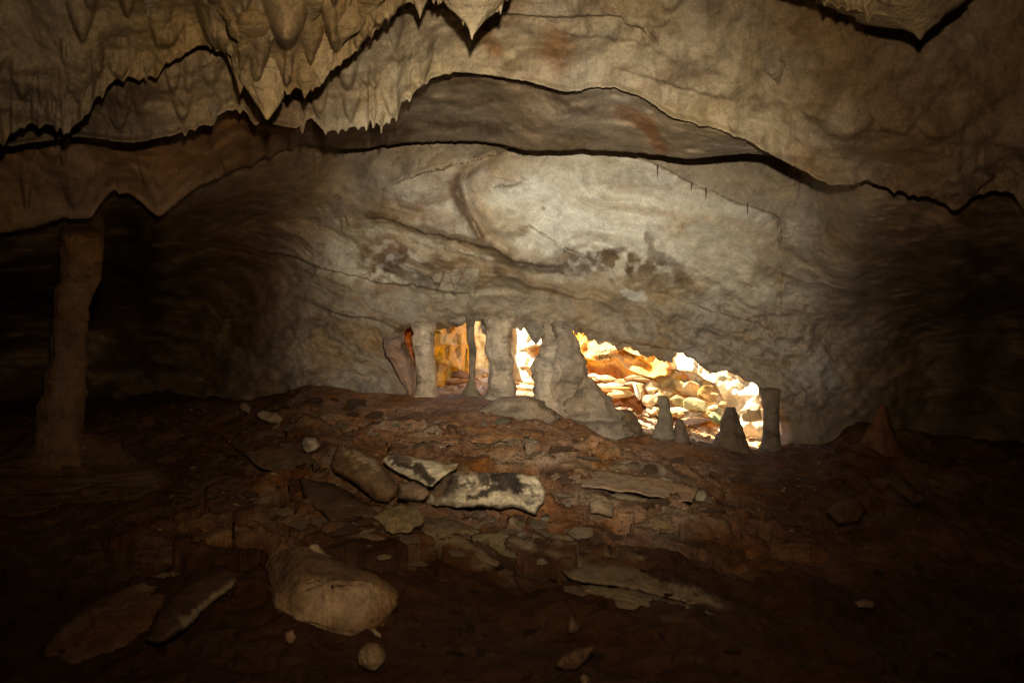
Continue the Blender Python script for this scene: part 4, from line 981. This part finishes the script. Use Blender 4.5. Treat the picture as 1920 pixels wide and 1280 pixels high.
outline_rock('boulder', [(1545,960),(1570,940),(1610,936),(1625,955),(1610,980),(1570,985)], floor_d(1585, 986), 0.003, 0.15, (0.10,0.055,0.028), 'dim reddish boulder on the dark side of the floor', 'boulder', seed=82)
outline_rock('boulder', [(1660,895),(1690,890),(1715,915),(1740,935),(1715,945),(1685,930)], floor_d(1700, 946), 0.003, 0.12, (0.09,0.055,0.028), 'dim brown boulder under the dark side wall', 'boulder', seed=83)
# bedded slabs dipping across the bank, each lying on the floor
def laid(poly, label, seed, col, thick=0.10, blots=(), cat='rock', lift=0.0, ragged=4.0):
    pa = np.array(poly, float); uc = pa[:, 0].mean(); v0_, v1_ = pa[:, 1].min(), pa[:, 1].max()
    dt, db = floor_d(uc, v0_), floor_d(uc, v1_)
    outline_rock('flat_rock', poly, (dt + db) / 2 + 0.02 - lift, 0.8 * max(dt - db, 0) / (v1_ - v0_), thick, col, label, cat, seed=seed, blots=blots, rounded=0.14, ragged=ragged, rel=0.4)
laid([(70,1225),(110,1175),(170,1130),(250,1088),(330,1060),(356,1074),(320,1110),(300,1150),(286,1190),(210,1232),(130,1250)], 'broad dim reddish slab with a light upper edge beside the foreground mud', 312, (0.12,0.062,0.036), 0.16, blots=[([(270,1098),(340,1072)], 12, (0.21,0.165,0.10), 0.7), ([(110,1190),(180,1140)], 8, (0.17,0.10,0.06), 0.7)])
laid([(272,1200),(296,1146),(340,1100),(424,1060),(443,1078),(441,1096),(390,1138),(350,1180),(305,1208)], 'dim slanting slab with a pale lower rim overlapping the broad one', 313, (0.075,0.042,0.025), 0.14, blots=[([(345,1168),(385,1134),(438,1092)], 7, (0.28,0.22,0.13), 0.85)], lift=0.08)
gp = (0.25, 0.205, 0.135)
laid([(880,1002),(940,996),(1000,1018),(1040,1046),(1066,1066),(1030,1074),(985,1058),(930,1038),(890,1024)], 'greenish grey tilted slab below the pale cream boulder', 301, (0.22,0.19,0.12))
laid([(1050,1070),(1110,1058),(1180,1060),(1250,1090),(1335,1122),(1300,1134),(1220,1114),(1130,1096),(1070,1086)], 'long pale slab dipping towards the dark floor', 302, (0.21,0.165,0.108))
laid([(1085,1094),(1180,1104),(1260,1124),(1348,1150),(1332,1166),(1250,1150),(1160,1128),(1095,1110)], 'lower greyish slab under the long dipping one', 303, (0.17,0.14,0.092))
laid([(690,992),(750,964),(850,974),(905,994),(880,1014),(800,1010),(720,1010)], 'broken grey slab under the mottled olive rock', 304, (0.23,0.175,0.11))
laid([(1030,886),(1120,880),(1220,894),(1310,914),(1296,942),(1200,926),(1100,912),(1036,906)], 'long flat brown slab running from the pale boulder', 305, (0.33,0.225,0.14))
laid([(1040,916),(1100,918),(1180,930),(1270,948),(1284,985),(1200,977),(1100,970),(1050,956)], 'broad muddy slab carrying the squarish block', 306, (0.25,0.16,0.09), 0.08)
laid([(560,898),(620,903),(690,943),(722,975),(690,1002),(620,978),(575,936)], 'dark tilted slab below the brown fan shaped rock', 307, (0.13,0.085,0.05))
laid([(450,846),(520,836),(580,850),(602,876),(560,892),(490,880)], 'ochre grey slab on the shadowed bank', 308, (0.19,0.125,0.07))
laid([(880,830),(960,838),(1040,848),(1070,866),(1000,872),(920,864)], 'thin pinkish slab behind the pale cream boulder', 309, (0.31,0.21,0.14), 0.06)
laid([(1090,832),(1170,836),(1260,856),(1300,880),(1220,882),(1130,862)], 'reddish slab below the squat grey mound', 310, (0.2,0.115,0.062), 0.07)
laid([(700,790),(780,784),(850,800),(870,826),(790,832),(720,818)], 'muddy brown slab below the jointed column', 311, (0.36,0.2,0.1), 0.07)
def bedding(poly, label, seed, col, slope=0.006, thick=0.1, blots=()):
    pa = np.array(poly); d = floor_d(pa[:, 0].mean(), pa[:, 1].max())
    outline_rock('flat_rock', poly, d + 0.1, slope, thick, col, label, 'rock', seed=seed, blots=blots, rounded=0.16, ragged=7.0, rel=0.6)
bedding([(700,970),(716,950),(748,944),(782,952),(800,968),(790,985),(760,1000),(725,996)], 'mottled olive rock below the brown fan shaped rock', 90, (0.27,0.22,0.12), thick=0.14)
bedding([(1215,972),(1240,962),(1272,966),(1280,985),(1260,992),(1225,990)], 'ochre stained block low in the muddy bank', 91, (0.23,0.155,0.07), thick=0.1)

# ---- angular rubble: a few shapes, many stones
def hull_shape(seed, flat):
    r = random.Random(seed)
    bm = bmesh.new()
    for _ in range(15):
        v = Vector((r.gauss(0, 1), r.gauss(0, 1), r.gauss(0, 1))).normalized() * r.uniform(0.8, 1.0)
        bm.verts.new((v.x, v.y * r.uniform(0.7, 1), v.z * flat))
    bmesh.ops.convex_hull(bm, input=bm.verts)
    loose = [v for v in bm.verts if not v.link_faces]
    bmesh.ops.delete(bm, geom=loose, context='VERTS')
    bmesh.ops.bevel(bm, geom=list(bm.edges), offset=0.09, segments=1, affect='EDGES', clamp_overlap=True)
    return bm
SHAPES = {}
def stone_mesh(seed, flat, col, mat, tagk):
    key = (seed, flat, tagk)
    if key not in SHAPES:
        bm = hull_shape(seed, flat)
        me = bpy.data.meshes.new('stone'); bm.to_mesh(me); bm.free()
        at = me.color_attributes.new('Col', 'FLOAT_COLOR', 'POINT')
        c = np.ones((len(me.vertices), 4), np.float32); c[:, :3] = col
        at.data.foreach_set('color', c.ravel())
        me.materials.append(mat)
        SHAPES[key] = me
    return SHAPES[key]
def stone(x, y, z, sx, sy, sz, seed, flat, col, mat, tagk, label, group, cat='stone', rot=None, name='stone'):
    o = bpy.data.objects.new(name, stone_mesh(seed, flat, col, mat, tagk))
    o.location = (x, y, z); o.scale = (sx, sy, sz)
    o.rotation_euler = rot or (random.uniform(-.35, .35), random.uniform(-.35, .35), random.uniform(0, 6.28))
    COL.objects.link(o)
    return tag(o, label, cat, group)

def zone_floor(u, v):
    if v < 880: return 'on the muddy bank below the columns' if u > 760 else 'on the muddy bank before the dark recess'
    if u < 700: return 'near the brown fan shaped rock'
    if u < 860: return 'around the mottled olive rock'
    if u < 1040: return 'just below the pale cream boulder'
    return 'around the squarish block in the mud'
def zone_front(u, v):
    if u < 480: return 'around the two dim slanting slabs'
    if u < 900: return 'beyond the round buff stone'
    if u < 1250: return 'around the low brown stone'
    return 'on the darkest side of the floor'
def zone_sun(u, v):
    if u < 920: return 'at the foot of the orange wall'
    if u < 1030: return 'in the column gap'
    if u < 1240 and v < 745: return 'below the dark overhang'
    if u < 1240: return 'behind the squat grey mound'
    if u < 1350: return 'beside the flat topped stalagmite'
    return 'around the dark straight column'
FLOOR_COLS = {'tan': (0.26,0.195,0.125), 'brown': (0.13,0.08,0.045), 'pale': (0.40,0.345,0.25), 'olive': (0.23,0.20,0.12)}
for k in range(120):
    u = random.gauss(830, 190); v = random.choice([random.uniform(790, 870), random.uniform(930, 1060), random.uniform(930, 1010)])
    if 600 < u < 1030 and 825 < v < 965 and random.random() < 0.9: continue
    if not 430 < u < 1330: continue
    d = floor_d(u, v); px = random.uniform(5, 16)
    r = px / F * d
    kk = random.choices(['tan', 'brown', 'pale', 'olive'], [4, 4, 2, 3])[0]
    x = d * (u - 960) / F
    stone(x, d, fz(x, d) + r * 0.2, r * 1.3, r, r, random.randrange(8), 0.5, FLOOR_COLS[kk], M_STONE, kk,
          {'tan': 'small tan flake', 'brown': 'small muddy brown stone', 'pale': 'small pale chip', 'olive': 'small olive stone'}[kk] + ' ' + zone_floor(u, v),
          kk + ' stones ' + zone_floor(u, v))
for k in range(44):
    u = random.choice([random.uniform(300, 720), random.uniform(1490, 1850)])
    dd_ = 8.0 - 0.9 * random.random() ** 2
    x = dd_ * (u - 960) / F; r = random.uniform(7, 24) / F * dd_
    stone(x, dd_, fz(x, dd_) + r * 0.15, r * 1.3, r, r, random.randrange(8), 0.55, (0.10, 0.058, 0.032), M_STONE, 'foot', 'dusky stone at the foot of the wall ' + ('by the dark recess' if u < 800 else 'past the dark straight column'), 'stones at the wall foot ' + ('by the recess' if u < 800 else 'past the column'))
PLATE_COLS = {'grey brown': (0.23,0.175,0.115), 'buff': (0.34,0.265,0.165), 'dark brown': (0.12,0.07,0.038)}
PLATES = [(640,800,26),(700,815,20),(760,822,30),(830,845,26),(880,835,18),(1050,845,34),(1100,862,30),(1170,868,24),(1220,880,28),(1060,930,30),(1180,935,34),(1240,945,26),(1010,985,30),(1090,1000,36),(1160,1010,28),(960,1000,24),(900,985,26),(840,1000,34),(770,1015,30),(700,1010,26),(650,1000,30),(600,980,28),(540,960,30),(480,930,34),(440,890,28),(520,850,26),(560,905,32),(860,1040,26),(920,1055,30),(1000,1085,28),(1080,1110,34),(1180,1135,30),(1260,1165,28),(780,1060,24),(720,1045,22),(460,840,24),(500,815,22),(1290,925,24),(1330,960,28),(380,860,26),(340,920,30),(420,960,34),(1380,900,26),(1440,930,30),(1480,980,34)]
for k, (u, v, px) in enumerate(PLATES):
    if 600 < u < 1040 and 820 < v < 980: continue
    px = px * 0.75
    d = floor_d(u, v); r = px / F * d; x = d * (u - 960) / F
    kk = ['grey brown', 'buff', 'dark brown'][(k * 7) % 3] if u < 1300 and u > 480 else 'dark brown'
    stone(x, d, fz(x, d) + 0.01, r * random.uniform(1.1, 1.7), r * random.uniform(0.9, 1.3), r * random.uniform(0.5, 0.8), 20 + k % 9, 0.4, PLATE_COLS[kk], M_STONE, kk,
          'broken ' + kk + ' plate ' + zone_floor(u, v), kk + ' plates ' + zone_floor(u, v), 'rock', (random.uniform(-.1, .3), random.uniform(-.15, .35), random.uniform(-.6, .6)), 'rock_plate')
for k in range(60):
    u = random.uniform(100, 1800); v = random.uniform(1060, 1270)
    if 490 < u < 760: continue
    d = floor_d(u, v); r = random.uniform(6, 18) / F * d; x = d * (u - 960) / F
    stone(x, d, fz(x, d) + r * 0.1, r * 1.4, r, r, random.randrange(8), 0.5, (0.04, 0.02, 0.011), M_STONE, 'dark', 'muddy brown stone half sunk ' + zone_front(u, v), 'half sunk stones ' + zone_front(u, v))

# ---- the sunlit chamber's boulders and rubble
def cham(u, v, d, wpx, hpx, col, label, seed, depth=0.8, mat=None, cat='boulder', group=None, sharp=0.5):
    col = np.array(col) * (np.array([1.05, 0.93, 0.72]) if seed != 109 else 1.0)
    r = random.Random(seed)
    bm = bmesh.new()
    for _ in range(13 if cat == 'boulder' else 10):
        q = Vector((r.gauss(0, 1), r.gauss(0, 1), r.gauss(0, 1))).normalized()
        bm.verts.new(q * r.uniform(0.8, 1.0))
    bmesh.ops.convex_hull(bm, input=bm.verts)
    bmesh.ops.delete(bm, geom=[q for q in bm.verts if not q.link_faces], context='VERTS')
    bmesh.ops.bevel(bm, geom=list(bm.edges), offset=0.07, segments=1, affect='EDGES', clamp_overlap=True)
    bmesh.ops.triangulate(bm, faces=bm.faces)
    bmesh.ops.subdivide_edges(bm, edges=bm.edges, cuts=2, use_grid_fill=True)
    bm.verts.index_update()
    vs = np.array([q.co[:] for q in bm.verts]); fs = [[q.index for q in f.verts] for f in bm.faces]
    bm.free()
    vs = vs / np.abs(vs).max(0)
    vs = vs * (1 + 0.07 * fbm(vs, 3.2, 4, seed))[:, None]
    tl = r.uniform(-0.12, 0.12) if cat != 'boulder' else r.uniform(-0.4, 0.4)
    x_, z_ = vs[:, 0] * wpx / 2, vs[:, 2] * hpx / 2
    x_, z_ = x_ - z_ * tl, z_ + x_ * tl
    dy = vs[:, 1] * (0.45 * wpx if cat == 'boulder' else 0.4 * wpx) / F * d
    pp = P(u + x_, v - z_, np.full(len(vs), float(d))); pp[:, 1] += dy
    c = np.zeros((len(vs), 3)) + np.array(col)
    c = mix(c, np.array(col) * 0.55, 0.7 * sstep(0.0, 0.4, fbm(pp, 6, 4, seed + 3)))
    c = mix(c, np.minimum(np.array(col) * 1.25, 0.8), 0.6 * sstep(0.05, 0.4, fbm(pp, 9, 4, seed + 5)))
    o = put('boulder' if cat == 'boulder' else 'flat_rock', pp, fs, M_SUN, c, smooth=False)
    tag(o, label, cat, group)
def chd(u, v):
    lo, hi = 8.5, 14.0
    for _ in range(40):
        m = (lo + hi) / 2
        z = CAMZ + m * (640 - v) / F
        if z > float(ch_floor(np.array(m * (u - 960) / F), np.array(m))) - 0.06: lo = m
        else: hi = m
    return lo
cham(1222, 728, 10.0, 28, 30, (0.62,0.53,0.36), 'rounded buff boulder at the outer end of the sunlit pile', 101)
cham(1251, 715, 10.1, 37, 28, (0.60,0.49,0.31), 'rounded yellow boulder on top of the sunlit pile', 102)
cham(1249, 738, 9.95, 40, 24, (0.42,0.29,0.16), 'brown boulder wedged under the rounded ones in the sunlit pile', 103)
cham(1272, 751, 9.7, 27, 19, (0.30,0.28,0.17), 'smooth olive boulder low in the sunlit pile', 104)
cham(1270, 716, 10.2, 14, 28, (0.62,0.42,0.18), 'upright ochre boulder between the yellow and the white ones', 105)
cham(1292, 727, 10.0, 44, 30, (0.62,0.52,0.40), 'white veined boulder in the sunlit pile', 106)
cham(1333, 738, 9.8, 50, 34, (0.36,0.25,0.14), 'dark brown boulder under the white wall', 107)  # dark brown is its own rock colour
cham(1303, 758, 9.55, 42, 26, (0.44,0.44,0.32), 'grey green lichened boulder at the foot of the pile', 108)
cham(1345, 783, 9.3, 36, 24, (0.30,0.36,0.14), 'bright green mossy boulder by the flat topped stalagmite', 109)
cham(1300, 792, 9.2, 70, 18, (0.38,0.25,0.16), 'long brown slab in front of the mossy boulder', 110, cat='rock', sharp=0.3)
cham(1268, 770, 9.4, 42, 14, (0.62,0.54,0.40), 'bleached slab below the smooth olive boulder', 111, cat='rock', sharp=0.3)
cham(1412, 775, 9.3, 44, 30, (0.46,0.38,0.26), 'tan boulder under the white wall beside the dark column', 112)
cham(1425, 750, 9.4, 20, 34, (0.66,0.58,0.44), 'bleached boulder leaning on the white wall', 113)
cham(1135, 728, 9.9, 90, 18, (0.50,0.34,0.19), 'long tilted brown slab behind the squat mound', 114, cat='rock', sharp=0.3)
cham(1150, 740, 9.7, 50, 14, (0.58,0.43,0.27), 'shorter tan slab under the long tilted one', 115, cat='rock', sharp=0.3)
cham(1110, 705, 10.3, 60, 12, (0.62,0.48,0.28), 'light slab just under the dark overhang', 116, cat='rock', sharp=0.3)
cham(1168, 718, 10.1, 50, 14, (0.46,0.29,0.15), 'russet slab beside the white upright flake', 117, cat='rock', sharp=0.3)
outline_rock('flat_rock', [(1186,719),(1191,716),(1197,728),(1203,746),(1200,751),(1195,747),(1190,734)], 9.75, 0.001, 0.05, (0.78,0.72,0.6), 'narrow white flake of rock standing upright in the rubble', 'rock', seed=118, mat=M_SUN, step=2.0)
outline_rock('flat_rock', [(1193,718),(1204,722),(1212,746),(1204,752),(1197,735)], 9.85, 0.001, 0.05, (0.45,0.3,0.16), 'brown upright flake behind the white one', 'rock', seed=119, mat=M_SUN, step=2.0)
cham(990, 728, 9.6, 70, 14, (0.70,0.60,0.44), 'bleached flat slab lying in the column gap', 120, cat='rock', sharp=0.3)
cham(985, 741, 9.2, 64, 11, (0.62,0.50,0.38), 'nearer pinkish slab lying in the column gap', 121, cat='rock', sharp=0.3)
cham(898, 695, 11.2, 44, 16, (0.70,0.58,0.44), 'pale slab behind the thinnest column', 122, cat='rock', sharp=0.3)
cham(862, 700, 9.9, 40, 18, (0.24,0.13,0.07), 'dark wet boulder at the foot of the orange wall', 123)
cham(858, 716, 9.5, 50, 12, (0.36,0.2,0.11), 'brown slab at the foot of the orange wall', 124, cat='rock', sharp=0.3)
cham(1473, 800, 8.9, 26, 40, (0.66,0.52,0.38), 'pale boulder showing past the dark straight column', 125)
cham(1472, 766, 9.1, 18, 24, (0.70,0.62,0.46), 'small bleached boulder above the pale one past the dark column', 126)

rp = random.Random(5)
for k in range(26):
    u = rp.uniform(1206, 1362); v = rp.uniform(712, 778)
    w = rp.uniform(16, 32)
    cham(u, v, 9.95 + 0.25 * rp.random() - 0.007 * (v - 715), w, w * rp.uniform(0.55, 0.85), rp.choice([(0.55,0.44,0.28), (0.46,0.34,0.2), (0.60,0.52,0.38), (0.40,0.36,0.24)]), 'angular buff stone wedged in the sunlit pile of boulders', 200 + k, group='stones wedged in the sunlit pile')
for k in range(16):
    u = rp.uniform(1100, 1215); v = rp.uniform(706, 750)
    w = rp.uniform(26, 56)
    cham(u, v, 10.1 + 0.2 * rp.random() - 0.011 * (v - 706), w, w * rp.uniform(0.2, 0.34), rp.choice([(0.52,0.38,0.22), (0.40,0.24,0.12), (0.62,0.5,0.33)]), 'flat tan slab in the stack under the dark overhang', 240 + k, cat='rock', group='flat slabs stacked under the overhang')
SUNC = {'tan': (0.58,0.40,0.20), 'russet': (0.38,0.19,0.085), 'white': (0.74,0.62,0.42)}
for k in range(300):
    if k < 200: u = random.uniform(1120, 1480); v = random.uniform(745, 838)
    elif k < 255: u = random.uniform(1090, 1240); v = random.uniform(700, 790)
    else: u = random.uniform(830, 1010); v = random.uniform(695, 748)
    d = chd(u, v)
    if d > 12.5: continue
    r = random.choice([random.uniform(4, 8), random.uniform(5, 16)]) / F * d
    x = d * (u - 960) / F
    kk = random.choices(['tan', 'russet', 'white'], [4, 4, 2])[0]
    z = float(ch_floor(np.array(x), np.array(d))) - 0.02 + random.uniform(0, 0.05)
    stone(x, d, z, r * random.uniform(1.0, 1.7), r * random.uniform(0.8, 1.2), r * 0.8, random.randrange(8), random.choice([0.32, 0.55]), SUNC[kk], M_SUN, 's' + kk,
          {'tan': 'tan', 'russet': 'russet', 'white': 'bleached white'}[kk] + ' stone in the sunlit rubble ' + zone_sun(u, v),
          kk + ' sunlit stones ' + zone_sun(u, v))

# ---- grit and small chips strewn over the bank and the sunlit floor: too many to count
def grit(name, spots, cols, mat):
    base = np.array([(1,0,0),(-1,0,0),(0,1,0),(0,-1,0),(0,0,1),(0,0,-1)], float)
    tri = np.array([(0,2,4),(2,1,4),(1,3,4),(3,0,4),(2,0,5),(1,2,5),(3,1,5),(0,3,5)])
    n = len(spots); sp = np.array(spots)
    a = RNG.uniform(0, 6.28, n); ca, sa = np.cos(a), np.sin(a)
    v = base[None] * RNG.uniform(0.6, 1.3, (n, 6, 1)) * sp[:, None, 3:4] * np.array([1.3, 0.9, 0.55])
    x = v[..., 0] * ca[:, None] - v[..., 1] * sa[:, None]; y = v[..., 0] * sa[:, None] + v[..., 1] * ca[:, None]
    z = v[..., 2] + 0.45 * x * RNG.uniform(-1, 1, (n, 1))
    vs = np.stack([x, y, z], -1) + sp[:, None, :3]
    fs = (tri[None] + (np.arange(n) * 6)[:, None, None]).reshape(-1, 3)
    c = np.array(cols)[RNG.integers(0, len(cols), n)] * RNG.uniform(0.6, 1.3, (n, 1))
    return tag(put(name, vs.reshape(-1, 3), fs, mat, np.repeat(c, 6, 0), smooth=False), kind='stuff')
sp = []
for k in range(5200):
    u = random.gauss(900, 300); v = random.uniform(765, 1180)
    d = floor_d(u, v)
    if d > 8.2 or not 200 < u < 1750: continue
    x = d * (u - 960) / F; r = random.choice([1.2, 1.6, 2.2, 3.2, 5.0]) * random.uniform(0.7, 1.2) / F * d
    if d < 4.6: continue
    sp.append((x, d, fz(x, d) + r * 0.2, r))
tag(grit('floor_gravel', sp, [(0.20,0.13,0.075), (0.12,0.065,0.034), (0.28,0.21,0.13), (0.17,0.085,0.04)], M_STONE), 'brown grit and small chips strewn over the muddy bank', 'gravel')
sp = []
for k in range(2600):
    u = random.uniform(820, 1490); v = random.uniform(695, 838)
    d = chd(u, v)
    if d > 13: continue
    x = d * (u - 960) / F; r = random.choice([1.2, 1.8, 2.6, 4.0]) / F * d
    sp.append((x, d, float(ch_floor(np.array(x), np.array(d))) - 0.04 + r * 0.3, r))
tag(grit('sunlit_gravel', sp, [(0.60,0.43,0.22), (0.40,0.20,0.09), (0.76,0.64,0.44)], M_SUN), 'pale grit strewn over the sunlit floor behind the columns', 'gravel')
